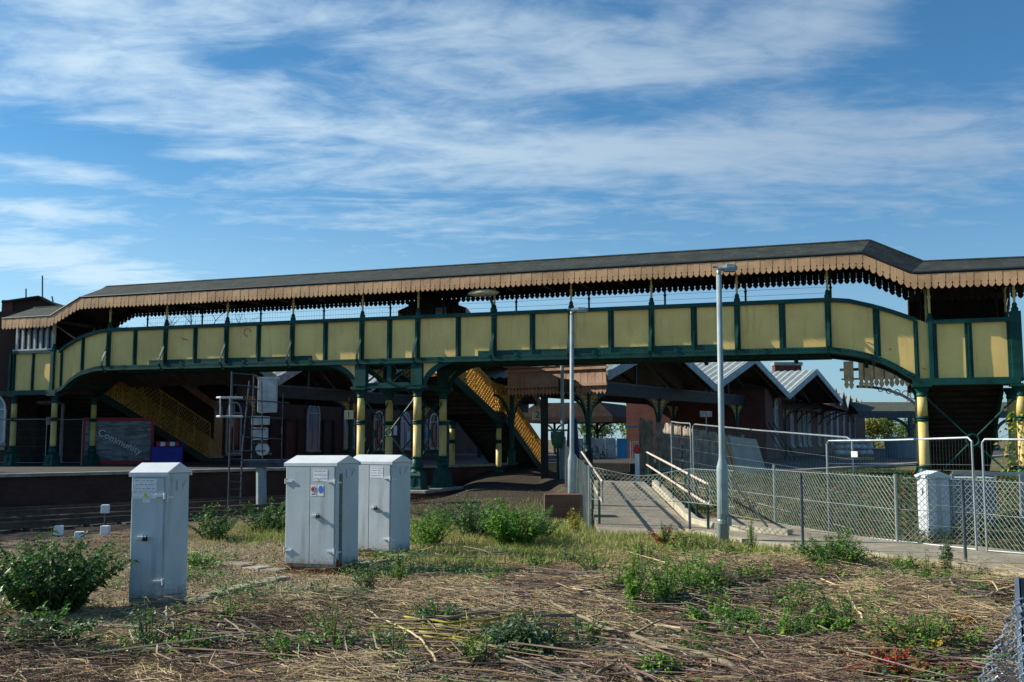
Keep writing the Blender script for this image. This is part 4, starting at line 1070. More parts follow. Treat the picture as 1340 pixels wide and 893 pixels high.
# ================================================================== FENCES
def chain_link(m, base, height, cell=.075, r=.0045, sag=0, zlo=0.0, n=3):
    """base: polyline of (x,y,z); height float or fn(s)"""
    segs = []; acc = 0
    for a, b in zip(base, base[1:]):
        l = (Vector(b)-Vector(a)).length; segs.append((acc, l, Vector(a), Vector(b))); acc += l
    def pos(s, v):
        for (s0, l, a, b) in segs:
            if s <= s0+l+1e-6: break
        q = (s-s0)/l; p = a.lerp(b, q); hh = height(s/acc) if callable(height) else height
        d = (b-a).normalized(); bow = math.sin(q*PI)*.02
        return p + Vector((d.y*.012*math.sin(s*3+v*4), -d.x*.012*math.sin(s*3+v*4), zlo+(hh-zlo)*v))
    hmax = height(.5) if callable(height) else height
    rows = max(2, int((hmax-zlo)/cell)); k = int(acc/cell)
    for i in range(-rows, k+1):
        for sg in (1, -1):
            pts = []
            for j in range(rows+1):
                s = (i+j)*cell if sg > 0 else (i+rows-j)*cell
                if 0 <= s <= acc: pts.append(pos(s, j/rows))
            if len(pts) > 1: m.tube(pts[::2] + ([pts[-1]] if len(pts) % 2 == 0 else []), r, n, cap=False)
    return pos, acc
def post(m, p, h, r=.03, lean=(0,0)): m.tube([(p[0],p[1],p[2]-.15),(p[0]+lean[0],p[1]+lean[1],p[2]+h)], r, 8)
FBm = [(5.05,23.9,.12),(5.73,21.9,.07),(6.12,20.16,.06),(6.89,18.02,.05),(8.04,17.35,.03),(8.45,16.3,.02),(9.6,13.5,0)]
fb_ = empty('chain_link_fence', (0,0,0), 0, 'chain link fence along the back of the footpath, before the dark bank', 'fence')
m = MB(); pos, acc = chain_link(m, FBm, 1.2, .1, .0048); m.build('mesh_wire', WIRE, fb_)
m = MB()
for v in (.02,.5,.97): m.tube([pos(acc*i/40, v)+Vector((0,-.01,0)) for i in range(41)], .006, 4)
m.build('strand_wire', WIRE, fb_)
for p, h, hgt in ((FBm[0],1.3,0),((5.73,21.9,.05),1.3,0),((6.89,18.02,.04),1.24,0),((8.04,17.4,.02),1.3,0),((9.0,15,0),1.3,0)):
    m = MB(); post(m, p, h, .028); m.build('fence_post', GALV, fb_)
m = MB(); m.tube([(4.15,19.9,1.35),(5.3,20.9,.1)], .025, 6); m.build('bracing_strut', GALV, fb_)
fa_ = empty('front_fence', (0,0,0), 0, 'half stripped chain link fence along the front of the ramp and footpath', 'fence')
FAm = [(1.72,32.5,.45),(1.66,28.,.3),(1.64,24.5,.12),(1.66,21.55,0)]
m = MB(); pos, acc = chain_link(m, FAm, 1.3, .1, .006); m.build('mesh_wire', WIRE, fa_)
FAf = [(1.66,21.55,0),(1.97,21.3,0),(2.8,21.0,.02),(3.62,20.5,.0),(4.2,19.0,0)]
m = MB(); pos, acc = chain_link(m, FAf, lambda q: 1.3-.22*math.sin(min(1,q*1.6)*PI)**2*.8, .1, .005, zlo=.62); m.build('rolled_mesh', WIRE, fa_)
m = MB(); m.tube([pos(acc*i/30, 1.0) for i in range(31)], .007, 4); m.tube([pos(acc*i/30, 0) for i in range(31)], .007, 4); m.build('strand_wire', WIRE, fa_)
for p, h, mt in (((1.66,21.55,0),1.35,GALV),((1.75,21.9,0),1.3,GRN),((1.64,24.5,.1),1.3,GRN),((1.66,28.,.3),1.3,GALV),((3.62,20.5,0),1.25,IRON),((4.83,16.75,.05),1.28,IRON),((6.76,15.05,.05),1.25,IRON)):
    m = MB(); post(m, p, h, .026); m.build('fence_post', mt, fa_)
def heras(label, P0, P1, h, tops=(0,0), name='mesh_panel', wires=True):
    a, b = Vector(P0), Vector(P1); r = empty(name, a, 0, label, 'barrier panel', 'temporary mesh fence panels'); d = b-a
    f = lambda q, z: Vector((d.x*q, d.y*q, d.z*q + z))
    m = MB(); t0, t1 = h+tops[0], h+tops[1]
    m.tube([f(0,-.05),f(0,t0-.06),f(.02,t0),f(.5,(t0+t1)/2-.015),f(.98,t1),f(1,t1-.06),f(1,-.05)], .019, 7); m.tube([f(0,.12),f(1,.12)], .014, 6); m.build('frame', GALV, r)
    if wires:
        m = MB(); L_ = d.length; k = int(L_/.07)
        for i in range(1, k): m.tube([f(i/k,.12),f(i/k,t0+(t1-t0)*i/k)], .0018, 3, cap=False)
        for z in (.45,.8,1.15,1.5): m.tube([f(0,z),f(1,z)], .0022, 3, cap=False)
        m.build('wire_infill', WIRE, r)
    return r
heras('mesh panel hung with a small white card, in front of the right column', (6.30,20.0,-.08), (7.62,16.55,-.02), 1.95)
heras('last mesh panel at the right edge, in front of the ivy', (7.72,16.4,-.02), (9.2,14.6,0), 1.92)
hp = heras('mesh panel with a sagging top rail between the lamp post and the white card', (5.35,29.5,.42), (6.78,19.9,.0), 1.93, (.0,.0))
heras('short end-on mesh panel beside the timber fence', (4.95,31.,.5), (5.3,29.6,.42), 1.95)
q = atY(1088,595,18.9); m = MB(); m.box(-.07,-.012,-.06,.07,.0,.05); o = m.build('white_card', WHT); o.location = (6.58,19.2,1.62); o.rotation_euler = (0,0,rad(-55)); tag(o, 'small white card tied to a mesh panel', 'card')
heras('mesh panel leaning by the dark door at the left station house', (-22.5,42.0,.8), (-19.6,42.0,.8), 1.95)
heras('mesh panel before the notice board, beside the left bridge columns', (-19.45,42.2,.8), (-18.3,42.5,.8), 1.95)
# handrails of the ramp
def handrail(label, top, bot, posts):
    r = empty('handrail', (0,0,0), 0, label, 'handrail')
    m = MB(); m.tube(top + bot[::-1], .028, 8); m.build('rail', RAILP, r)
    for p in posts: m = MB(); m.tube([p, (p[0],p[1],p[2]+1.0)], .03, 6); m.build('post', GRN, r)
    return r
zr = lambda y: .5*ramp_t(y)
ysr = [33.5,30.,27.,24.,21.2]; rx = lambda y: interp([(20.2,3.98),(33.5,4.5)], y)
handrail('rust-flaked handrail with a squared end along the right side of the ramp', [Vector((rx(y),y,zr(y)+1.0)) for y in ysr]+[Vector((4.0,20.7,1.0)),Vector((3.98,20.2,1.0))], [Vector((rx(y),y,zr(y)+.58)) for y in ysr]+[Vector((4.0,20.7,.6)),Vector((3.98,20.2,.6))],
         [(rx(y)+.02,y,zr(y)-.05) for y in (33.,29.5,26.4,24.,22.2,20.6)])
handrail('rust-flaked handrail with a squared end on the left side of the ramp', [Vector((2.35-(34-y)*.035,y,zr(y)+1.0)) for y in (33.5,28.,24.,21.)], [Vector((2.35-(34-y)*.035,y,zr(y)+.58)) for y in (33.5,28.,24.,21.)], [(2.33-(34-y)*.035,y,zr(y)-.05) for y in (33.,29.,25.,22.)])
# timber fence
tf = empty('timber_fence', (0,0,0), 0, 'weathered close boarded timber fence behind the ramp handrail', 'fence')
a, b = Vector((5.15,40.3,.6)), Vector((7.6,33.2,.75)); d = b-a; n = 62; m = MB()
for i in range(n):
    if i in (11,12,29): continue
    q = i/n; p = a+d*q; ht = (2.15-1.0*q if q < .2 else 1.95-.75*(q-.2)/.8)+RND.uniform(-.05,.05); tt = d.normalized(); ww = .1
    m.bar((p.x,p.y,p.z-.1),(p.x+RND.uniform(-.01,.01),p.y,p.z+ht),ww if i % 3 else .075,.022,up=(tt.y,-tt.x,0))
m.build('pales', PALW, tf)
m = MB()
for z in (.35,.95,1.5): m.bar(a+Vector((.04,.03,z)), b+Vector((.04,.03,z*.7)), .05, .09)
m.build('fence_rail', PALW, tf)
for q in (0,.18,.36,.55,.75,1): p = a+d*q; m = MB(); m.bar((p.x+.08,p.y+.05,p.z-.2),(p.x+.08,p.y+.05,p.z+1.9-.6*q),.1,.1); m.build('fence_post', PALW, tf)
m = MB(); p0 = atY(963,616,33.4)
for i in range(4):
    m.prism([(i*.02,0),(.75+i*.12,0),(.45+i*.12,1.15),(-.12+i*.02,1.25)], lambda u, v, t: (p0.x-.15+u, 33.2-i*.05+v*.12+t, .75+v), .03)
tag(m.build('leaning_boards', surf('pale_grey_sheeting',(.36,.37,.36),.7,.2,2.,.2,20,dirt=(.2,.18,.12),damt=.6)), 'pale grey board sheets leaning together beside the timber fence', 'boards')
m = MB()
for i in range(3): m.bar((p0.x-.3+i*.14,33.0-i*.03,.72),(p0.x-.62+i*.14,33.35,2.0),.08,.04,up=(0,1,0))
tag(m.build('leaning_planks', PLY), 'loose brown planks propped against the timber fence', 'planks')

# ================================================================== SIGNAL
sg = empty('railway_signal', (-7.8,31.2,-.35), rad(6), 'back of a railway signal with caged ladder, grey post and white boxes beside the track', 'signal')
def sgp(px, py, o=0): p = atY(px, py, 31.2); return Vector((p.x+7.8, o, p.z+.35))
m = MB(); a, b = sgp(342,672), sgp(342,603); m.tube([a,b],.16,12); m.build('post', GALP, sg)
m = MB(); a, b = sgp(318,602), sgp(388,606); m.box(a.x,-.35,a.z-.1,b.x,.35,a.z); m.box(a.x+.1,-.3,a.z-.22,b.x-.3,-.2,a.z-.1); m.build('platform', IRON, sg)
m = MB(); a, b = sgp(338,540), sgp(362,496); m.box(a.x,-.2,a.z,b.x,.25,b.z); hd = m.build('signal_head', WHTD, sg, bevel=.02)
m = MB(); m.box(a.x-.03,-.24,b.z-.02,b.x+.06,.3,b.z+.05); m.box(a.x+.25,-.215,a.z,a.x+.28,-.201,b.z); m.build('head_cover', WHTD, hd)
for y0, y1, xw in ((556,545,(330,352)),(576,560,(330,350))):
    m = MB(); a, b = sgp(xw[0],y0), sgp(xw[1],y1); m.box(a.x,-.15,a.z,b.x,.2,b.z); m.build('relay_box', WHTD, sg, bevel=.01)
m = MB(); c = sgp(344,588); n = 16
m.prism([(c.x+.2*math.cos(2*PI*i/n),c.z+.2*math.sin(2*PI*i/n)) for i in range(n)], XZ(-.2), .25); m.build('round_box', WHTD, sg)
m = MB()
for (p, q) in (((303,672),(305,590)),((318,674),(321,588)),((305,590),(308,488)),((321,588),(330,500))): m.tube([sgp(*p,-.5),sgp(*q,-.5)],.028,6)
for i in range(9): t = i/8.; a = sgp(303+2*t,668-78*t,-.5); b = sgp(318+3*t,669-78*t,-.5); m.tube([a,b],.016,6)
m.build('ladder', IRON, sg)
m = MB()
for y in (490,505): m.tube([sgp(308,y,-.5),sgp(335,y+2,-.5),sgp(335,y+2,.3)],.022,6)
for p, q in (((308,488),(308,560)),((335,492),(332,600)),((372,515),(370,602)),((290,545),(372,548)),((290,522),(380,528)),((320,572),(372,575)),((308,590),(350,590)),((330,562),(350,562)),((331,580),(352,580)),((345,500),(346,600))): m.tube([sgp(*p,-.42),sgp(*q,-.42)],.022,6)
m.build('guard_rails', IRON, sg)
m = MB()
for y in (522,546): m.tube([sgp(322,y,-.5),sgp(297,y,-.55),sgp(291,y,-.7),sgp(297,y,-.85),sgp(324,y,-.9)],.035,6)
m.tube([sgp(296,522,-.85),sgp(296,546,-.85)],.02,6); m.tube([sgp(308,522,-.9),sgp(308,546,-.9)],.02,6); m.build('safety_hoop', WHTD, sg)
# markers
for (px, py, Y, lab) in ((77,694,20.2,'white marker box on a stake, leftmost of the low three by the rails'),(104,702,19.4,'white marker box nearest the leafy bush'),(138,694,20.4,'low white marker box with another box standing above and behind it'),(138,666,22.6,'taller white marker box standing against the dark rails')):
    p = atY(px, py, Y); zg = gz(p.x, p.y); r = empty('marker_box', (p.x,p.y,zg), RND.uniform(-.3,.3), lab, 'marker', 'white markers beside the track'); m = MB(); hh = p.z-zg
    m.box(-.085,-.07,hh-.1,.085,.07,hh+.09); m.build('box', WHT, r, bevel=.015); m = MB(); m.tube([(0,0,-.1),(0,0,hh-.09)],.025,6); m.build('stake', IRON, r)

# ================================================================== PLATFORM FURNITURE
def hang_sign(txt, lab, px, py, Y, s=.36):
    p = atY(px,py,Y); r = empty('platform_number', p, rad(3), lab, 'sign'); m = MB(); m.box(-s/2,-.03,-s/2,s/2,.03,s/2); m.build('plate', CREAM, r)
    text_mesh(txt, s*.95, BLACK, 'numeral', r, (0,-.034,-.01), (PI/2,0,0)); m = MB(); m.tube([(0,0,s/2),(0,0,s/2+.55)],.015,5); m.build('hanger', IRON, r)
hang_sign('1', 'square cream platform sign reading 1 under the left canopy', 456.5, 543, 42, .38); hang_sign('2', 'square cream platform sign reading 2 beside the middle staircase', 703, 543, 41.5, .42)
pb = empty('billboard', (-18.72,43.45,.8), math.atan2(1.2,2.75), 'red bordered billboard with a grey aerial photograph and slanted lettering on the left platform', 'billboard')
W_, H_ = 2.95, 2.05
m = MB(); m.box(0,0,.0,W_,.08,H_); m.build('border', surf('red_board_border',(.33,.03,.035),.55,.15,2.), pb)
mm, nt, b = mat_base('printed_aerial_view'); tc = N(nt,'ShaderNodeTexCoord'); vo = N(nt,'ShaderNodeTexVoronoi', Scale=3.2); mp = N(nt,'ShaderNodeMapping'); mp.inputs['Rotation'].default_value=(0,rad(32),0); mp.inputs['Scale'].default_value=(1.,1.,4.); L(nt,tc.outputs['Object'],mp.inputs['Vector']); L(nt,mp.outputs[0],vo.inputs['Vector'])
sc3 = N(nt,'ShaderNodeSeparateColor'); L(nt,vo.outputs['Color'],sc3.inputs[0]); L(nt, mixc(nt, sc3.outputs[0], (.03,.045,.06), (.2,.24,.28)), b.inputs['Base Color']); b.inputs['Roughness'].default_value=.4
m = MB(); m.box(.13,-.004,.17,W_-.13,-.001,H_-.15); m.build('print', mm, pb)
text_mesh('Community', .42, WHT, 'lettering', pb, (1.55,-.012,.98), (PI/2,rad(27),0), .003)
m = MB(); m.box(.25,.02,-.15,.35,.07,0); m.box(W_-.35,.02,-.15,W_-.25,.07,0); m.build('leg', IRON, pb)
bw = empty('barrier', (-15.95,44.2,.8), rad(12), 'dark blue plastic barrier with a red and white striped board below the left staircase', 'barrier')
m = MB(); m.box(0,0,0,1.3,.5,.78); m.build('body', BLU, bw, bevel=.04)
m = MB(); m.box(.2,-.03,.8,1.15,.02,.98); bo = m.build('striped_board', RED, bw); m = MB(); m.box(.38,-.034,.801,.58,-.031,.979); m.box(.78,-.034,.801,.98,-.031,.979); m.build('white_stripes', WHT, bo)
m = MB(); m.tube([(.05,.1,.7),(.05,.1,.95),(.2,.1,1.0),(1.2,.1,1.0),(1.32,.1,.9),(1.3,.1,.7)],.03,6); m.build('hand_bar', BLU, bw)
# graffiti hoarding, bright blue boards, shelter frame
hb = empty('hoarding', (3.55,58,.2), rad(-2), 'white hoarding covered with black graffiti scrawl beyond the crossing', 'hoarding')
m = MB()
for i in range(4): m.box(i*.62+.01,0,0,i*.62+.6,.05,1.75+.02*(i%2))
m.build('boards', WHTD, hb)
m = MB(); g = random.Random(5)
for i in range(22):
    x, z = g.uniform(.15,1.9), g.uniform(.25,1.35); pts = []
    a0 = g.uniform(0,6); rr_ = g.uniform(.07,.22)
    for j in range(9): a0 += g.uniform(.2,.9); pts.append((min(2.4,max(.05,x+rr_*math.cos(a0)+j*.012)),-.006,min(1.65,max(.08,z+rr_*1.2*math.sin(a0)))))
    m.tube(pts,.017,4)
m.build('graffiti', BLACK, hb)
m = MB(); m.box(0,0,0,.62,.06,1.75); o = m.build('blue_board', CYAN); o.location = (6.05,57.6,.2); tag(o, 'bright blue board standing at the end of the graffiti hoarding', 'board')
gate = empty('open_gate', (6.75,57.0,.2), 0, 'white railings with graffiti under a pale blue shelter frame', 'railing')
m = MB()
for i in range(9): m.box(i*.11,0,0,i*.11+.05,.03,1.6)
m.box(0,-.02,1.1,1.0,.05,1.2); m.box(0,-.02,.3,1.0,.05,.4); m.build('pales', WHTD, gate)
m = MB(); m.box(-.3,-.1,2.35,1.1,.6,2.47); m.box(.95,-.05,-.2,1.1,.1,2.35); m.build('shelter_frame', surf('pale_blue_paint',(.2,.35,.52),.5,.1,3.), gate)
wp = empty('white_post', (4.33,34.6,.45), 0, 'white post with a red round top at the far end of the ramp', 'post'); m = MB(); m.box(-.07,-.07,-.1,.07,.07,.95); m.build('shaft', WHT, wp); m = MB(); m.lathe((0,0,0),[(.06,.95),(.10,.98),(.12,1.12),(.09,1.24),(.04,1.27)],12); m.build('red_top', RED, wp)
# dark posts, tarpaulin, twin-plate sign on the middle platform
m = MB(); m.bar((1.32,40.6,.2),(1.32,40.6,4.3),.3,.3); m.bar((1.32,40.6,4.3),(1.32,40.6,4.45),.4,.4); tag(m.build('timber_post', BLACK), 'thick black square post right of the platform 2 sign', 'post')
m = MB(); m.tube([(1.95,38.5,.1),(1.95,38.5,2.0)],.13,10); m.tube([(1.95,38.5,2.0),(1.95,38.5,5.2)],.07,8); tag(m.build('grey_pole', GALP), 'plain grey pole stepped in width, passing in front of the tan end screen', 'pole')
cl = empty('green_housing', (1.75,38.2,.2), 0, 'green round-bottomed equipment housing on a short pole near the blue tarpaulin', 'housing')
m = MB(); m.lathe((0,0,0),[(.12,1.35),(.22,1.5),(.27,1.75),(.27,2.0)],14); m.box(-.38,-.1,2.01,.38,.1,2.08); m.build('body', surf('pale_green_paint',(.05,.14,.09),.5,.2,4.), cl); m = MB(); m.tube([(0,0,0),(0,0,1.35)],.05,8); m.build('pole', GRND, cl)
m = MB(); g = random.Random(3); vs = []; n = 9
for k in range(8):
    for i in range(14): a = 2*PI*i/14; rr_ = (.34-.02*k)*(1+.22*math.sin(i*2.3+k*.4)); vs.append((rr_*math.cos(a)*.8, rr_*math.sin(a)*.8, k*.37))
m.add(vs, [(k*14+i, k*14+(i+1)%14, (k+1)*14+(i+1)%14, (k+1)*14+i) for k in range(7) for i in range(14)]+[tuple(98+i for i in range(14))])
o = m.build('tarpaulin', surf('navy_tarpaulin',(.02,.03,.09),.4,.3,6.,.3), smooth=True); o.location = (2.25,37.2,.05); tag(o, 'navy tarpaulin wrapped round a tall bundle behind the lamp post', 'tarpaulin')
tw = empty('notice_sign', atY(925,590,38), 0, 'small twin-plate white sign on a thin pole above the timber fence', 'sign'); zt = atY(925,543,38).z-tw.location.z
m = MB(); m.tube([(0,0,-.6),(0,0,zt)],.025,6); m.build('pole', GALV, tw); m = MB(); m.box(-.24,-.03,zt-.08,-.02,-.01,zt+.14); m.build('plate', WHTD, tw); m = MB(); m.box(.02,-.03,zt-.08,.22,-.01,zt+.14); m.build('plate', WHTD, tw)
# clutter on the right platform
pb2 = empty('wrapped_pallet', (18.4,54,.8), rad(10), 'plastic wrapped pallet of pale sacks on the right platform', 'pallet')
m = MB(); g = random.Random(8)
for i in range(5):
    for j in range(3): m.lathe((i*.42-.8+.1*(j%2),g.uniform(-.1,.1),.25+j*.3),[(.1,0),(.26,.06),(.28,.16),(.22,.26),(.08,.29)],8)
m.build('sacks', WHTD, pb2, smooth=True); m = MB(); m.box(-1.0,-.5,0,1.0,.5,.14); m.build('pallet_base', PLY, pb2)
tb = empty('builders_tub', (23.4,60,.8), 0, 'grey open tub standing on the right platform near its edge', 'tub'); m = MB(); m.lathe((0,0,0),[(.85,0),(1.0,1.2),(1.08,1.25),(.95,1.25),(.8,.1)],14); m.build('tub', surf('grey_blue_plastic',(.16,.2,.26),.5,.1,2.), tb); m = MB(); m.lathe((0,0,0),[(1.03,1.1),(1.07,1.12),(1.07,1.18),(1.03,1.2)],14); m.build('rim', CAB, tb)
m = MB()
for i in range(4): m.bar((-.2+i*.25,0,.0),(-1.3+i*.25,.2,2.0 if i < 3 else 1.3),.2,.05)
o = m.build('stacked_sheets', WOODD); o.location = (14.6,52.5,.8); tag(o, 'dark boards leaning on the brick wall left of the pallet', 'boards')

# concrete edging slabs running past the cabinets
g = random.Random(21)
def slabs(p, q, k, wd, grp, lab):
    p, q = atz(*p,0), atz(*q,0)
    for i in range(k):
        a = p.lerp(q, i/k); b = p.lerp(q, (i+.96)/k); z = gz((a.x+b.x)/2,(a.y+b.y)/2)+.0+g.uniform(-.012,.012)
        m = MB(); m.bar((a.x,a.y,z),(b.x,b.y,z+g.uniform(-.015,.015)),wd,.09); o = m.build('edging_slab', CONC if i % 3 else STONE, bevel=.01); tag(o, lab, 'slab', grp)
slabs((243,791),(372,757),7,.2,'concrete edging between the cabinets','worn concrete edging slab in the line between the single and paired cabinets')
slabs((462,742),(560,728),4,.22,'concrete edging right of the cabinet pair','worn concrete edging slab running right from the paired cabinets')
slabs((262,738),(372,748),5,.3,'sunken concrete lids on the gravel','sunken flat concrete lid on the gravel left of the paired cabinets')
# ================================================================== VEGETATION
LG = [leafmat('nettle_green',(.05,.14,.025),(.12,.27,.045)), leafmat('bright_leaf_green',(.10,.24,.025),(.2,.38,.05)), leafmat('grey_green_leaf',(.08,.14,.075),(.17,.25,.135)), leafmat('dark_leaf_green',(.022,.07,.022),(.055,.13,.035))]
LY = leafmat('yellow_leaf',(.42,.30,.03),(.5,.38,.06)); LO = leafmat('orange_leaf',(.38,.13,.02),(.45,.2,.03)); LR = leafmat('red_leaf',(.35,.02,.015),(.5,.04,.02)); LB = leafmat('brown_leaf',(.1,.045,.02),(.2,.1,.04),.7,.1)
STEM = surf('green_stem',(.09,.12,.035),.7,.3,6.,0); STEMR = surf('brown_stem',(.13,.085,.05),.8,.3,6.,0)
STRAW = surf('dry_straw',(.46,.36,.2),.8,.3,3.,0); TWB = surf('brown_twig',(.25,.165,.10),.85,.4,4.,0); TWP = surf('purple_brown_twig',(.15,.085,.07),.85,.4,4.,0); TWY = surf('yellow_green_twig',(.34,.29,.05),.75,.3,4.,0)
BARK = surf('cut_branch_bark',(.26,.21,.14),.85,.3,7.,.5,60,dirt=(.14,.13,.07),damt=.6,fine=.35); BARKT = surf('tree_bark',(.06,.05,.04),.9,.3,3.,.5,20)
GRA = [leafmat('grass_green',(.14,.22,.03),(.27,.35,.07),.6,.25,2.), leafmat('grass_straw',(.38,.31,.14),(.5,.42,.2),.7,.2,2.)]
def leaf(m, p, d, ln, wd, mi, rr, droop=.35):
    d = d.normalized(); u = Vector((0,0,1)); a = d.cross(u)
    if a.length < .05: a = Vector((1,0,0))
    a.normalize(); a = (Matrix.Rotation(rr.uniform(-.7,.7),3,d) @ a); nrm = a.cross(d)
    mid = p+d*ln*.45+nrm*ln*.02; tip = p+d*ln-Vector((0,0,ln*droop))
    l = p+d*ln*.4+a*wd/2+nrm*wd*.18; r = p+d*ln*.4-a*wd/2+nrm*wd*.18
    m.add([p,l,tip,r,mid],[(0,4,1),(1,4,2),(2,4,3),(3,4,0)], mi)
def bush(name, label, cat, x, y, w, h, nst, ln, leafs, stem=STEM, seed=1, group=None, lean=(0,0), shape=.4, wd=.5, per=11, upright=.0):
    rr = random.Random(seed); m = MB(); z0 = gz(x, y)-.02; mats = list(leafs)+[stem]; si = len(leafs)
    for i in range(nst):
        a = rr.uniform(0,2*PI); q = math.sqrt(rr.random()); bx, by = math.cos(a)*q*w*.22, math.sin(a)*q*w*.22
        w_=w; hh = h*1.12*(1-shape*q*q)*rr.uniform(.6,1.05); tx, ty = math.cos(a)*q*w*.5*(1-upright)+lean[0]*hh, math.sin(a)*q*w*.5*(1-upright)+lean[1]*hh
        p0 = Vector((bx,by,0)); p2 = Vector((bx+tx,by+ty,hh)); p1 = (p0+p2)/2+Vector((-tx*.25+rr.uniform(-.04,.04),-ty*.25+rr.uniform(-.04,.04),hh*.14))
        pt = lambda t: p0*(1-t)**2+p1*2*t*(1-t)+p2*t*t
        m.tube([pt(t/4) for t in range(5)], [.008*(1-.16*t) for t in range(5)], 4, si, cap=False)
        mi0 = rr.randrange(len(leafs))
        if rr.random() < .12: hh *= 1.3
        for k in range(per):
            t = .12+.88*(k+rr.random()*.6)/per; p = pt(min(t,1)); aa = k*2.4+rr.uniform(-.5,.5)
            for s_ in (0, PI):
                d = Vector((math.cos(aa+s_),math.sin(aa+s_),rr.uniform(-.15,.55))); l_ = ln*rr.uniform(.55,1.15)*(1-.35*max(0,t-.7)/.3)
                leaf(m, p, d, l_, l_*wd, mi0 if rr.random() < .7 else rr.randrange(len(leafs)), rr)
                if rr.random() < .6: leaf(m, p+d*l_*.3, (d+Vector((rr.uniform(-1,1),rr.uniform(-1,1),rr.uniform(-.3,.6)))), l_*.8, l_*.8*wd, mi0, rr)
    o = m.build(name, mats, None, loc=(x,y,z0)); return tag(o, label, cat, group)
def bpx(px, py, z=0.): p = atz(px, py, z); return p.x, p.y, p.y/FOC
def B(name, label, cat, px, py, wpx, hpx, nst, ln, leafs, **k):
    x, y, s = bpx(px, py); return bush(name, label, cat, x, y+.12, wpx*s*1.12, hpx*s*1.05, int(nst*1.9), ln*1.05, leafs, **k)
B('leafy_bush','large dark leafy bush beside the lone narrow cabinet','bush',56,806,138,94,56,.11,[LG[0],LG[3],LG[3]],seed=1,per=13,shape=.25)
B('leafy_bush','dark leafy bush in the bottom left corner below the large bush','bush',22,872,120,66,22,.1,[LG[3],LG[0]],seed=2)
B('nettle_clump','shaded nettle clump between the lone cabinet and the signal ladder','weed',278,706,58,40,16,.1,[LG[3],LG[0]],seed=3)
B('nettle_clump','shaded nettle clump at the foot of the signal post','weed',348,697,70,42,20,.1,[LG[3],LG[0]],seed=4)
B('low_weed','small sunlit weed just right of the lone cabinet','weed',262,746,38,22,10,.06,[LG[1],LG[0]],seed=5)
B('nettle_clump','green weed just right of the paired cabinets','weed',560,717,52,46,18,.085,[LG[0],LG[1]],seed=6)
B('grey_green_shrub','grey-green shrub behind the bright green one, below the dark bank','shrub',624,706,80,56,34,.10,[LG[2],LG[2],LG[0]],seed=7)
B('bright_shrub','bright green leafy shrub left of the brick block','shrub',672,716,72,56,36,.11,[LG[1],LG[1],LG[0]],seed=8)
B('grey_green_shrub','small grey-green shrub touching the bright green one on its right','shrub',708,708,44,40,14,.08,[LG[2],LG[0]],seed=9)
B('low_weed','low grey-green weed on the brown litter before the paired cabinets','weed',418,802,58,30,14,.06,[LG[2],LG[2]],seed=10)
B('low_weed','low grey-green weed among cut twigs in the middle front','weed',574,824,62,38,16,.07,[LG[2],LG[0]],seed=11)
B('broad_leaf_weed','dark broad-leaved weed beside the long cut branch','weed',684,868,84,58,22,.09,[LG[2],LG[3]],seed=12)
B('tall_weed','tall slim bright weed rising from the twig heap','weed',832,806,34,78,8,.07,[LG[1],LG[1]],seed=13,upright=.4,per=15)
for i,(px,py,w,h,lab) in enumerate(((872,800,50,70,'loose green weed right of the tall slim weed'),(910,786,56,66,'loose yellow-green weed in front of the right lamp post'),(950,830,60,50,'low loose green weed below the right lamp post'))):
    B('tall_weed',lab,'weed',px,py,w*1.25,h,13,.07,[LG[1],LG[1],LG[0]],seed=20+i,per=13)
B('dense_weed','dense dark green willowherb clump at the front edge of the footpath','weed',1098,750,74,54,40,.10,[LG[0],LG[3],LG[1]],seed=30,wd=.3)
B('slim_weed','slim dark weed below the rightmost front fence post','weed',1243,752,22,42,8,.07,[LG[2],LG[3]],seed=31,upright=.5)
for i,(px,py,w,h,lf,lab) in enumerate(((1040,862,60,52,[LG[1],LG[0]],'leafy bramble patch left of the red-tinged bramble'),(1090,852,66,58,[LG[0],LG[1]],'leafy bramble patch in the middle of the three brambles'),(1218,872,110,66,[LG[0],LG[1],LG[0],LY],'wide bramble patch with a few yellow leaves beside the cut mesh'),(1262,850,40,44,[LR,LO,LG[0]],'small bramble with red leaves against the cut mesh'),(1175,895,120,34,[LO,LR,LG[0],LB],'low bramble of orange and red leaves at the bottom right'))):
    B('bramble',lab,'bramble',px,py,w,h,30 if w > 60 else 16,.062,lf,seed=40+i,stem=STEMR,wd=.75,per=8)
B('low_weed','bright little weed at the bottom edge right of centre','weed',872,899,46,40,12,.06,[LG[1]],seed=50,wd=.7)
B('slim_weed','small weed with long pale leaves at the bottom centre','weed',716,897,40,24,10,.06,[LG[2],LG[1]],seed=51)
B('slim_weed','thin weed at the foot of the right lamp post','weed',985,722,18,40,5,.05,[LG[1],LG[0]],seed=52,upright=.5)
B('red_leaved_weed','dark weed with orange leaves in front of the ramp','weed',873,716,30,32,8,.06,[LO,LG[3],LR],seed=53,wd=.8)
B('yellow_weed','thin yellowing weed at the corner of the brick block','weed',752,702,24,38,7,.06,[LY,LG[1]],seed=54,upright=.4)
B('bramble','dark shaded bramble at the bottom of the bank below the brick pier','bramble',600,690,110,26,22,.08,[LG[3],LG[0]],seed=55)
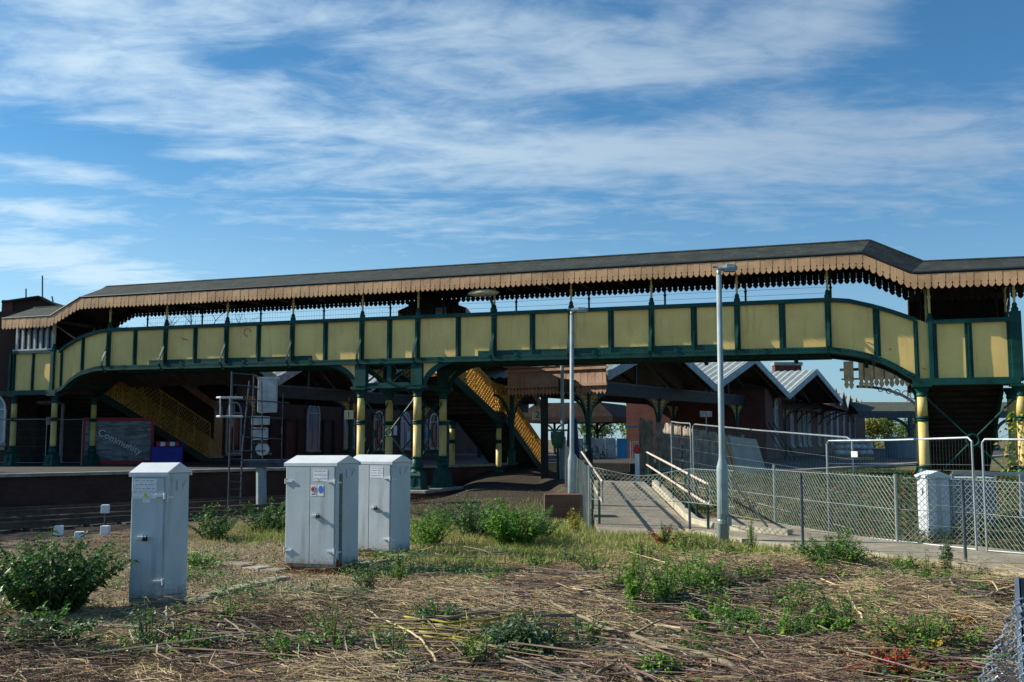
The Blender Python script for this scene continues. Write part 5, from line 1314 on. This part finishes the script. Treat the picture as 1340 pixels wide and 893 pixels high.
# ivy on the right column
m = MB(); rr = random.Random(60); c0 = BW(5.25,-.05,0)
for i in range(520):
    t = rr.random()**1.3; z = .1+t*2.6; a = rr.uniform(0,2*PI); q = .22+.42*math.sin(min(1,(1-t)*1.5)*PI*.8)*rr.random()+.04
    p = Vector((q*math.cos(a)*1.05, q*math.sin(a), z)); leaf(m, p, Vector((math.cos(a),math.sin(a),rr.uniform(-.6,.3))), rr.uniform(.08,.14), .1, rr.randrange(3), rr)
for k in range(5): m.tube([(.2*math.cos(k*1.3+.3*j),.2*math.sin(k*1.3+.3*j),.1+j*.4) for j in range(7)],.012,4,3)
tag(m.build('ivy',[LG[1],LG[0],LY,STEMR],None,loc=c0),'sunlit yellow-green ivy climbing the right bridge column','ivy')

# ---------------- stuff: grass, twig litter, leaf litter, stones, bank cover
rr = random.Random(71)
m = MB()
def blade(x, y, h, mi):
    z = gz(x,y)-.01; a = rr.uniform(0,2*PI); ca_, sa_ = math.cos(a), math.sin(a); w_ = rr.uniform(.003,.007); b_ = rr.uniform(.1,.9)*h
    da = rr.uniform(0,2*PI); dx, dy = math.cos(da)*b_, math.sin(da)*b_
    m.add([(x-ca_*w_,y-sa_*w_,z),(x+ca_*w_,y+sa_*w_,z),(x+dx*.35+ca_*w_*.7,y+dy*.35+sa_*w_*.7,z+h*.65),(x+dx*.35-ca_*w_*.7,y+dy*.35-sa_*w_*.7,z+h*.65),(x+dx,y+dy,z+h)],[(0,1,2,3),(3,2,4)],mi)
cnt = 0
while cnt < 56000:
    x = rr.uniform(-7,9); y = rr.uniform(7.5,31); zn = zone(x,y); onpath = (x > 1.75 and y > 20.2)
    if x > 3.3 and y > interp([(3.3,20.6),(4.36,17.9),(5.74,16.2),(6.99,13.6),(8.2,11)], x): continue
    if onpath: continue
    if y > 23 and (x > 1.5 or x < -4.5): continue
    pr = zn[1]*1.0 + (.10 if y < 24 else .035) + (.12 if x > -1 else 0)
    cl = mnoise.noise(Vector((x*1.3,y*1.3,5.)))*.5+.5
    if rr.random() > pr*(.25+cl*1.3): continue
    straw = mnoise.noise(Vector((x*.9,y*.9,15.)))*.5+.5
    blade(x,y,rr.uniform(.03,.13)*(1.35 if zn[1] > .4 else 1),0 if rr.random() > straw*.9 else 1); cnt += 1
o = m.build('grass',GRA); o['kind'] = 'stuff'
m = MB()
def heap(x, y): return max(0, mnoise.noise(Vector((x*.6,y*.6,2.)))+.1)*.36
def twig(x, y, ln, r, mi, ang, tilt, lift):
    z = gz(x,y)+lift; d = Vector((math.cos(ang)*math.cos(tilt),math.sin(ang)*math.cos(tilt),math.sin(tilt))); s = Vector((-d.y,d.x,0))*rr.uniform(-.3,.3)*ln
    p = Vector((x,y,z)); m.tube([p-d*ln/2-s*.5,p-d*ln*.17+s*.35,p+d*ln*.17+s*.5,p+d*ln/2-s*.6],[r,r*.9,r*.75,r*.35],3,mi,cap=False)
cnt = 0
while cnt < 62000:
    x = rr.uniform(-6.5,7.5); y = rr.uniform(7.2,16.5)
    lim = interp([(-7.5,9.5),(-3,10.6),(-1.5,12.6),(0,14.2),(2.5,15.6),(5,15.2),(8,12)], x)
    den = sstep(lim+1.2, lim-1.2, y)+.05
    if rr.random() > den: continue
    cl = mnoise.noise(Vector((x*1.1,y*1.1,31.)))*.5+.5
    if rr.random() > .25+cl: continue
    ang = -.45+rr.gauss(0,.75) if rr.random() < .7 else rr.uniform(0,PI)
    big_ = rr.random()
    k = mnoise.noise(Vector((x*.7,y*.7,50.)))+.2*sstep(-1.5,1.5,x)*sstep(9.,12.,y)-.16*sstep(10.5,8.5,y)
    mi = (0 if k > .02 else 1 if k > -.25 else 2) if rr.random() < .6 else rr.choice((0,0,1,1,2))
    twig(x,y,rr.uniform(.1,.35) if big_ < .86 else rr.uniform(.3,.9),rr.uniform(.0016,.0035) if big_ < .86 else rr.uniform(.0025,.0055),mi,ang,rr.gauss(.04,.2 if big_ < .86 else .09),rr.uniform(0,.07)+heap(x,y)*rr.random()*1.3); cnt += 1
cnt = 0
while cnt < 1700:                            # stouter cut stems criss-crossing in the heap
    x = rr.uniform(-5.5,7); y = rr.uniform(7.4,13.5)
    if mnoise.noise(Vector((x*.5,y*.5,7.)))+.25*sstep(-2.5,.5,x) < rr.uniform(-.15,.4): continue
    if y > interp([(-5.5,9),(-2,10.4),(0,12.5),(2.5,14),(5,13.6),(7,11.5)], x): continue
    twig(x,y,rr.uniform(.45,1.5),rr.uniform(.004,.0105),rr.choice((3,4,4,1,5,5,2)),-.5+rr.gauss(0,.6),rr.gauss(.0,.07),rr.uniform(.02,.2)); cnt += 1
o = m.build('twig_litter',[STRAW,TWB,TWP,surf('olive_cut_stem',(.2,.17,.09),.8,.3,5.,0),surf('grey_cut_stem',(.24,.2,.155),.85,.3,5.,0),surf('dark_cut_stem',(.07,.05,.04),.85,.3,5.,0)]); o['kind'] = 'stuff'
m = MB(); cnt = 0
while cnt < 19000:
    x = rr.uniform(-8,8); y = rr.uniform(6.6,33)
    if x > 1.6 and y > 20 or y > 21 and (x < -4.5 or rr.random() < .5): continue
    zn = zone(x,y); 
    if rr.random() > .25+.5*(1-zn[1])*(1-zn[0]*.6): continue
    if x > 3.3 and y > interp([(3.3,20.6),(4.36,17.9),(5.74,16.2),(6.99,13.6),(8.2,11)], x): continue
    z = gz(x,y)+rr.uniform(.0,.05)+heap(x,y)*.7*rr.random(); a = rr.uniform(0,2*PI); d = Vector((math.cos(a),math.sin(a),rr.uniform(-.4,.5)))
    u_ = rr.random(); mi = 0 if u_ < .55 else 1 if u_ < .70 else 2 if u_ < .76 else 3 if u_ < .8 else 4
    l_ = rr.uniform(.02,.055); leaf(m, Vector((x,y,z)), d, l_, l_*.7, mi, rr, .1); cnt += 1
o = m.build('fallen_leaves',[LB,LO,LY,LR,LG[0]]); o['kind'] = 'stuff'
# small creeping weeds through the litter
m = MB(); cnt = 0
while cnt < 22000:
    x = rr.uniform(-7,7.5); y = rr.uniform(7,16); c_ = mnoise.noise(Vector((x*.8,y*.8,90.)))
    if c_ < (-.04 if x > 1 else .12) or (x > 3 and y > 18-x*.75): continue
    a = rr.uniform(0,2*PI); l_ = rr.uniform(.025,.075); leaf(m, Vector((x,y,gz(x,y)+rr.uniform(.01,.16))), Vector((math.cos(a),math.sin(a),rr.uniform(-.2,.7))), l_, l_*.6, rr.randrange(3), rr); cnt += 1
o = m.build('ground_cover',[LG[0],LG[1],LG[2]]); o['kind'] = 'stuff'
m = MB(); cnt = 0
while cnt < 9000:
    x = rr.uniform(-7,1); y = rr.uniform(10,21); zn = zone(x,y)
    if rr.random() > zn[0]*.9+zn[2]*.5+.02: continue
    s_ = rr.uniform(.008,.026); z = gz(x,y)+s_*.2; P = [Vector((rr.uniform(.6,1)*s_*math.cos(a),rr.uniform(.6,1)*s_*math.sin(a),0)) for a in (0,1.6,3.1,4.7)]
    c = Vector((x,y,z)); m.add([c+p for p in P]+[c+Vector((0,0,s_*.7))],[(0,1,4),(1,2,4),(2,3,4),(3,0,4)],rr.randrange(3)); cnt += 1
o = m.build('gravel',[surf('tan_stone',(.36,.27,.17),.9,.25,40.,0),surf('grey_stone',(.25,.23,.2),.9,.25,40.,0),surf('brown_stone',(.2,.13,.08),.9,.25,40.,0)]); o['kind'] = 'stuff'
m = MB(); cnt = 0
while cnt < 34000:
    x = rr.uniform(4.6,15); y = rr.uniform(16,40)
    fx = interp([(5.1,24.4),(6.1,20.6),(6.9,18.5),(8.4,16.9),(14,12.5)], x)
    if y < fx+.2 or y > interp([(5,36),(8.2,32.5),(18,45)], x)-.2: continue
    c_ = mnoise.noise(Vector((x*.5,y*.5,70.)))*.5+.5
    if rr.random() > .2+c_: continue
    a = rr.uniform(0,2*PI); l_ = rr.uniform(.07,.17); h_ = rr.uniform(0,.2+.5*max(0,c_-.35))*sstep(36,22,y); u_ = rr.random()
    leaf(m, Vector((x,y,gz(x,y)+h_)), Vector((math.cos(a),math.sin(a),rr.uniform(-.2,.8))), l_, l_*.5, (0 if u_ < .62 else 2 if u_ < .9 else 1), rr); cnt += 1
o = m.build('bank_undergrowth',[LG[3],LG[0],LB]); o['kind'] = 'stuff'  # mostly dark leaves: the bridge's shade on the bank is put into their colour

# loose seedlings through the litter
g = random.Random(44)
SPOT = [(845,735),(870,752),(905,748),(938,742),(962,760),(890,778),(925,800),(985,770),(1015,800),(1035,815),(1062,800),(1150,815),(1185,800),(1240,820),(1140,780),(780,760),(740,740),(700,745),(655,770),(520,760),(480,775),(350,820),(300,838),(250,860),(200,850),(430,858),(380,872),(620,880),(760,852),(905,868),(960,850),(1120,862),(520,888),(1010,745),(1180,752),(1210,770),(860,770),(915,765),(945,785),(900,725),(930,720),(975,735),(1000,775),(1080,775),(1100,820),(1130,845),(1200,845),(1255,800),(1050,845),(840,820),(810,790),(1230,780)]
for i, (px, py) in enumerate(SPOT):
    x, y, s = bpx(px+g.uniform(-6,6), py+g.uniform(-4,4)); k = g.uniform(.7,1.25)
    bush('seedling','small fresh green seedling growing through the cut litter','weed',x,y,.54*k,.42*k,12,.07,[LG[1],LG[0]] if i % 4 else [LG[2],LG[0]],seed=500+i,stem=STEMR,per=6,wd=.6,group='seedlings in the brush litter',upright=.2)
# ---------------- cut branches (each a thing)
def branch(label, pts, r0, r1, mat=BARK, forks=(), seed=1, lift=.05, group='cut branches on the brush heap'):
    g = random.Random(seed); P = []
    W = [atz(px,py,.08) for px, py in pts]
    for a, b in zip(W, W[1:]):
        for i in range(5):
            t = i/5; p = a.lerp(b,t); p.z = gz(p.x,p.y)+lift+.05+.008*g.uniform(-1,1); p.x += g.uniform(-.004,.004); p.y += g.uniform(-.006,.006); P.append(p)
    P.append(Vector((W[-1].x,W[-1].y,gz(W[-1].x,W[-1].y)+lift)))
    m = MB(); k = len(P)
    for i in range(3):                     # torn side twigs
        t = g.randrange(2, k-1); q = P[t]; d_ = (P[t]-P[t-1]).normalized(); sd_ = Vector((-d_.y,d_.x,.5))*g.choice((-1,1)); l_ = g.uniform(.08,.3)
        m.tube([q, q+(d_+sd_*.8)*l_*.5, q+(d_+sd_*1.1)*l_+Vector((0,0,.02))],[r1*.4,r1*.3,r1*.15],5)
    m.tube(P,[r0+(r1-r0)*i/(k-1) for i in range(k)],8)
    for (t, dx, dy, dz, rr_) in forks:
        p = P[int(t*(k-1))]; m.tube([p,p+Vector((dx*.5,dy*.5,dz*.6)),p+Vector((dx,dy,dz))],[rr_,rr_*.8,rr_*.4],6)
    return tag(m.build('cut_branch',mat,smooth=True),label,'branch',group)
branch('longest thick cut branch, running from the middle front to the bottom right of centre',[(700,784),(745,812),(800,836),(870,862),(975,893)],.012,.027,seed=1,lift=.12,forks=((.3,-.5,-.35,.05,.02),(.6,.4,.1,.15,.012)))
branch('cut branch lying right of the longest one, ending near the bottom edge',[(920,805),(985,838),(1060,868),(1100,880)],.011,.024,seed=2,lift=.1)
branch('pale thin cut branch rising toward the front weeds, upper middle of the heap',[(825,733),(880,752),(930,765)],.006,.011,seed=3,lift=.16,mat=STRAW)
branch('forked cut branch at the bottom below the longest branch',[(770,893),(812,872),(845,897)],.016,.02,seed=4,lift=.06)
branch('pale stick crossing the twig litter left of centre',[(480,806),(520,828),(552,850),(575,880)],.007,.011,seed=5,lift=.1,mat=STRAW)
branch('thick grey branch at the bottom right under the brambles',[(1000,862),(1060,880),(1085,890)],.022,.03,seed=6,lift=.06)
branch('bent straw-coloured stick on the right part of the heap',[(1075,770),(1105,782),(1118,805),(1130,826)],.008,.012,seed=7,lift=.15,mat=STRAW)
branch('looping pale stick near the cut mesh',[(1205,785),(1260,780),(1300,783),(1308,795),(1290,802),(1215,800)],.008,.011,seed=8,lift=.2,mat=STRAW)
branch('long thin pale stick behind the tall slim weed',[(750,783),(800,795),(860,826),(905,838)],.008,.012,seed=9,lift=.12,mat=STRAW)
branch('dark mossy log across the right front brambles',[(1105,818),(1165,830),(1235,838)],.016,.02,seed=11,lift=.12,mat=TIMB)
for i in range(9):
    x0 = 470+rr.uniform(-20,120); y0 = 822+rr.uniform(0,26)
    branch('lichen-yellow cut stem in the bundle left of the longest branch',[(x0,y0),(x0+rr.uniform(60,120),y0+rr.uniform(0,12)),(x0+rr.uniform(140,190),y0+rr.uniform(-16,6))],.008,.016,seed=70+i,lift=rr.uniform(.04,.16),mat=TWY if i % 3 else BARK,group='bundle of yellow lichen stems')

# ---------------- cut chain link mesh at the right front corner
cm = empty('cut_mesh', (0,0,0), 0, 'curled edge of cut chain link with a grey angle post at the bottom right corner', 'fence')
m = MB(); Y0 = 5.4
EDGE = [(1272,900),(1288,868),(1300,842),(1318,806),(1330,780)]
def ep(q):
    pts = EDGE; x = q*(len(pts)-1); i = min(int(x),len(pts)-2); f = x-i
    return (pts[i][0]+(pts[i+1][0]-pts[i][0])*f, pts[i][1]+(pts[i+1][1]-pts[i][1])*f)
g = random.Random(9)
for k in range(16):                    # interlaced zigzag wires
    pts = []
    for j in range(20):
        q = j/19; ex, ey = ep(q); off = k*9.5+6*((j+k) % 2)
        wob = 4*math.sin(j*.7+k*.9)
        p = atY(ex+off+wob*.4+(0 if k else 2*math.sin(j*1.7)), ey+2+off*.16, Y0+.05*math.sin(k*.7+j*.35)+.012*((j+k)%2)+.02*k)
        pts.append(p)
    m.tube(pts,.0042,5,cap=False)
    if k % 1 == 0:
        pts2 = []
        for j in range(20):
            q = j/19; ex, ey = ep(q); off = k*9.5+6*((j+k+1) % 2)
            pts2.append(atY(ex+off+2, ey+4+off*.16, Y0+.05*math.sin(k*.7+j*.35)+.02*k+.006))
        m.tube(pts2,.0042,5,cap=False)
m.build('mesh_wire', WIREN, cm)
m = MB(); a = atY(1334,757,5.5); m.box(a.x,5.5,.0,a.x+.06,5.506,a.z); m.box(a.x,5.5,.0,a.x+.006,5.56,a.z); m.build('angle_post', surf('blue_grey_post_paint',(.07,.10,.14),.55,.3,6.,.2), cm)

# ---------------- trees
def tree(name, label, x, y, z, h, w, leafs, nleaf, ls, seed, bare=False, group=None, cat='tree', trunk_r=None):
    g = random.Random(seed); r = empty(name, (x,y,z), 0, label, cat, group); t = MB(); tips = []
    tr = trunk_r or h*.022
    def grow(p, d, ln, rad_, lv):
        pts = [p]; q = p
        for i in range(3): d = (d+Vector((g.gauss(0,.16),g.gauss(0,.16),g.gauss(.04,.1)))).normalized(); q = q+d*ln/3; pts.append(q)
        t.tube(pts,[rad_*(1-.14*i) for i in range(4)],5 if lv < 2 else 3,cap=False)
        if lv >= (5 if bare else 3): tips.append((q, ln)); return
        for k in range(3 if lv else 5):
            a = g.uniform(0,2*PI); sp_ = g.uniform(.45,.95); nd = (d*math.cos(sp_)+Vector((math.cos(a),math.sin(a),g.uniform(-.1,.5)))*math.sin(sp_)).normalized()
            grow(pts[g.choice((2,3,3))], nd, ln*g.uniform(.55,.8), rad_*.55, lv+1)
        if lv < 2: tips.append((q, ln))
    grow(Vector((0,0,-.2)), Vector((0,0,1)), h*(.32 if not bare else .3), tr, 0)
    t.build('trunk', BARKT, r)
    if not bare:
        m = MB()
        cl = [(p, g.uniform(.5,1.1)) for p, _ in tips]
        for i in range(nleaf):
            p, s_ = g.choice(cl); d = Vector((g.gauss(0,1),g.gauss(0,1),g.gauss(0,.8))); q = p+d*w*.11*s_
            q.x *= 1; a = Vector((g.gauss(0,1),g.gauss(0,1),g.gauss(0,.6))); leaf(m, q, a, ls*g.uniform(.6,1.2), ls*.6, g.randrange(len(leafs)), g, .2)
        m.build('crown', leafs, r)
    return r
AUT = [LY, leafmat('olive_autumn_leaf',(.16,.16,.03),(.28,.24,.05)), LG[0]]; OLV = [leafmat('olive_leaf',(.07,.10,.02),(.14,.16,.04)), LG[0]]
for i, (px, Y, h, lf, lab) in enumerate(((1142,128,7.2,AUT,'yellowing autumn tree just right of the brick gables'),(1161,140,6.8,OLV,'olive green tree seen left of the far canopy column'),(1186,133,7.0,AUT[1:],'olive-gold tree seen through the far canopy right of its column'),(1205,126,7.5,OLV,'olive tree beside the right bridge column'),(815,112,7.2,OLV,'tree beyond the crossing above the blue shelter'),(842,118,7.8,AUT,'golden tree beyond the crossing left of the timber fence'),(885,104,7.0,AUT,'yellow tree seen through the canopy arch above the timber fence'),(775,120,7.0,OLV,'dark green tree behind the graffiti hoarding'))):
    tree('broadleaf_tree',lab,(px-670)/FOC*Y,Y,-.3,h,h*.9,lf,1500,.42,100+i,group='trees beyond the station')
for i, (px, Y, h, lab) in enumerate(((196,80,15,'bare tree above the footbridge parapet, leftmost of those beyond'),(238,76,15.6,'bare tree with spreading twigs above the parapet, second from left'),(272,84,15.8,'bare tree above the parapet beside the dark roof posts'),(608,88,15.2,'bare twiggy treetop beside the bowl lantern'))):
    tree('bare_tree',lab,(px-670)/FOC*Y,Y,-.3,h,h*.5,[],0,0,200+i,True,'bare trees behind the footbridge')
tree('bare_tree','bare twigs reaching in from the upper right edge',18.2,26.5,.2,10.4,4,[],0,0,300,True)
tree('broadleaf_tree','green tree at the right edge behind the right bridge column',19.6,33.,.3,5.4,4.0,[LG[0],LG[1]],2600,.2,301)
for i, (x, y, h) in enumerate(((-24,27,9.5),(-20.5,20.5,8.5),(-27,34,10.5))):  # unseen trees, added to throw shade over the left tracks
    tree('added_shade_tree','unseen broad green tree added outside the left edge to shade the track',x,y,-.2,h,h*1.1,[LG[3],LG[0]],5200,.34,400+i,group='unseen trees added to shade the tracks')
# far hedge line and fields: distant scrub strip
m = MB(); g = random.Random(12)
for i in range(5000):
    px = g.uniform(740,1260); Y = g.uniform(125,165); x = (px-670)/FOC*Y; hh = 2.4*(.6+.5*mnoise.noise(Vector((px*.02,1,1)))); m_ = Vector((x,Y,-.3+hh*g.random())); leaf(m, m_, Vector((g.gauss(0,1),g.gauss(0,1),g.gauss(0,1))), .6, .45, g.randrange(3), g)
o = m.build('distant_scrub',OLV+[LB]); o['kind'] = 'stuff'
SUN_ELEV = 30.0; EXPO = 0.60; CLO = (0.0, 0.0, 0); CLOUD_AMT = .8
SKY_TINT = (.36, .70, .86); CLOUD_A = (5.2, 6.2, 7.0); CLOUD_B = (7.2, 7.9, 8.3)
CLOUDS = [(150,125,260,55,0,.85),(60,50,220,40,0,.55),(330,10,260,40,0,.6),(620,60,220,60,0,.55),(860,70,240,60,0,.9),(1110,45,150,50,0,1.0),
 (560,190,320,60,.03,.65),(850,185,280,38,0,.95),(1190,215,260,62,-.05,1.15),(80,253,130,13,.06,1.2),(40,302,90,11,.05,1.2),(80,365,180,30,.12,1.5),
 (470,292,170,18,0,.65),(275,210,75,8,-.06,1.0),(700,300,300,40,0,.3),(1300,50,110,80,0,-1.4),(830,140,130,22,0,-.7),(330,72,110,28,0,-.55),(130,212,180,20,0,-.5),(1000,270,200,25,0,-.2)]
CLOUD_A = (2.7, 3.5, 4.5); CLOUD_B = (4.9, 6.1, 6.9)
# ================================================================== LIGHT AND SKY
SUN_EL = rad(SUN_ELEV); SV = Vector((-.978*math.cos(SUN_EL), .21*math.cos(SUN_EL), math.sin(SUN_EL)))
sd = bpy.data.lights.new('sun', 'SUN'); sd.energy = 4.8; sd.angle = rad(.5); sd.color = (1, .93, .80)
so = bpy.data.objects.new('sun', sd); COL.objects.link(so); so.location = (-40, 10, 40)
so.rotation_euler = SV.to_track_quat('Z', 'Y').to_euler()
w = bpy.data.worlds.new('World'); S.world = w; w.use_nodes = True
nt = w.node_tree; nt.nodes.clear()
out = N(nt, 'ShaderNodeOutputWorld'); bg = N(nt, 'ShaderNodeBackground', Strength=.1)
sky = nt.nodes.new('ShaderNodeTexSky'); sky.sky_type = 'NISHITA'; sky.sun_disc = False
sky.sun_elevation = SUN_EL; sky.sun_rotation = math.atan2(-.978, .21); sky.air_density = 1.0; sky.dust_density = .4; sky.ozone_density = 2.5; sky.altitude = 50
tc = N(nt, 'ShaderNodeTexCoord'); sx = N(nt, 'ShaderNodeSeparateXYZ'); L(nt, tc.outputs['Generated'], sx.inputs[0])
def math_(op, a, b=None, c=None):
    n = nt.nodes.new('ShaderNodeMath'); n.operation = op
    for i, v in enumerate((a, b, c)):
        if v is None: continue
        if hasattr(v, 'is_linked'): L(nt, v, n.inputs[i])
        else: n.inputs[i].default_value = v
    return n.outputs[0]
zc = math_('ADD', math_('MAXIMUM', sx.outputs[2], 0.0), .10)
u = math_('DIVIDE', sx.outputs[0], zc); v = math_('DIVIDE', sx.outputs[1], zc)
cb = N(nt, 'ShaderNodeCombineXYZ'); L(nt, u, cb.inputs[0]); L(nt, v, cb.inputs[1])
def cl(scale, stretch, rot, detail, rough, dist, off=(0,0,0)):
    mp = N(nt, 'ShaderNodeMapping'); mp.inputs['Rotation'].default_value = (0,0,rad(rot)); mp.inputs['Scale'].default_value = (1, stretch, 1); mp.inputs['Location'].default_value = off
    L(nt, cb.outputs[0], mp.inputs['Vector'])
    n = N(nt, 'ShaderNodeTexNoise', Scale=scale, Detail=detail, Roughness=rough, Distortion=dist); L(nt, mp.outputs[0], n.inputs['Vector'])
    return n.outputs['Fac']
# direction on the dome: azimuth tangent and elevation tangent
hr = math_('SQRT', math_('ADD', math_('MULTIPLY', sx.outputs[0], sx.outputs[0]), math_('MULTIPLY', sx.outputs[1], sx.outputs[1])))
aa = math_('ARCTAN2', sx.outputs[0], sx.outputs[1]); ee = math_('ARCTAN2', sx.outputs[2], hr)
dens = None
for (px, py, sxp, syp, sl, amp) in CLOUDS:
    a0, e0 = math.atan((px-670)/FOC), math.atan((575-py)/FOC)
    da = math_('SUBTRACT', aa, a0); de = math_('SUBTRACT', ee, e0)
    de = math_('MULTIPLY_ADD', da, sl, de)
    t = math_('ADD', math_('POWER', math_('ABSOLUTE', math_('MULTIPLY', da, FOC/sxp)), 2.), math_('POWER', math_('ABSOLUTE', math_('MULTIPLY', de, FOC/syp)), 2.))
    g_ = math_('MULTIPLY', math_('EXPONENT', math_('MULTIPLY', t, -1.)), amp)
    dens = g_ if dens is None else math_('ADD', dens, g_)
mid = cl(1.5, 2.4, 10, 8., .62, .8, (3.1,7.7,0))
fin = cl(7.5, 1.5, 35, 7., .6, .4, (1.3,4.2,0))
body = math_('ADD', math_('MULTIPLY', math_('SUBTRACT', mid, .5), 2.3), math_('MULTIPLY', math_('SUBTRACT', fin, .5), 1.3))
raw = math_('ADD', math_('MULTIPLY', dens, .62), math_('ADD', math_('MULTIPLY', body, .85), .17))
m1 = math_('MULTIPLY', ramp(nt, raw, .0, 1.3), CLOUD_AMT)
hz = ramp(nt, sx.outputs[2], .30, .0)
m2 = math_('MAXIMUM', m1, math_('MULTIPLY', hz, .55))
skyc = mixc(nt, 1.0, sky.outputs[0], SKY_TINT, 'MULTIPLY')
cc = mixc(nt, ramp(nt, sx.outputs[0], .42, -.42), CLOUD_A, CLOUD_B)
fc = mixc(nt, m2, skyc, cc)
L(nt, fc, bg.inputs[0]); L(nt, bg.outputs[0], out.inputs[0])
S.view_settings.view_transform = 'Standard'; S.view_settings.look = 'None'; S.view_settings.exposure = EXPO; S.view_settings.gamma = 1
S.view_settings.use_curve_mapping = False
S.render.engine = 'CYCLES'; S.cycles.use_denoising = True
S.cycles.max_bounces = 6; S.cycles.diffuse_bounces = 3; S.cycles.transparent_max_bounces = 8
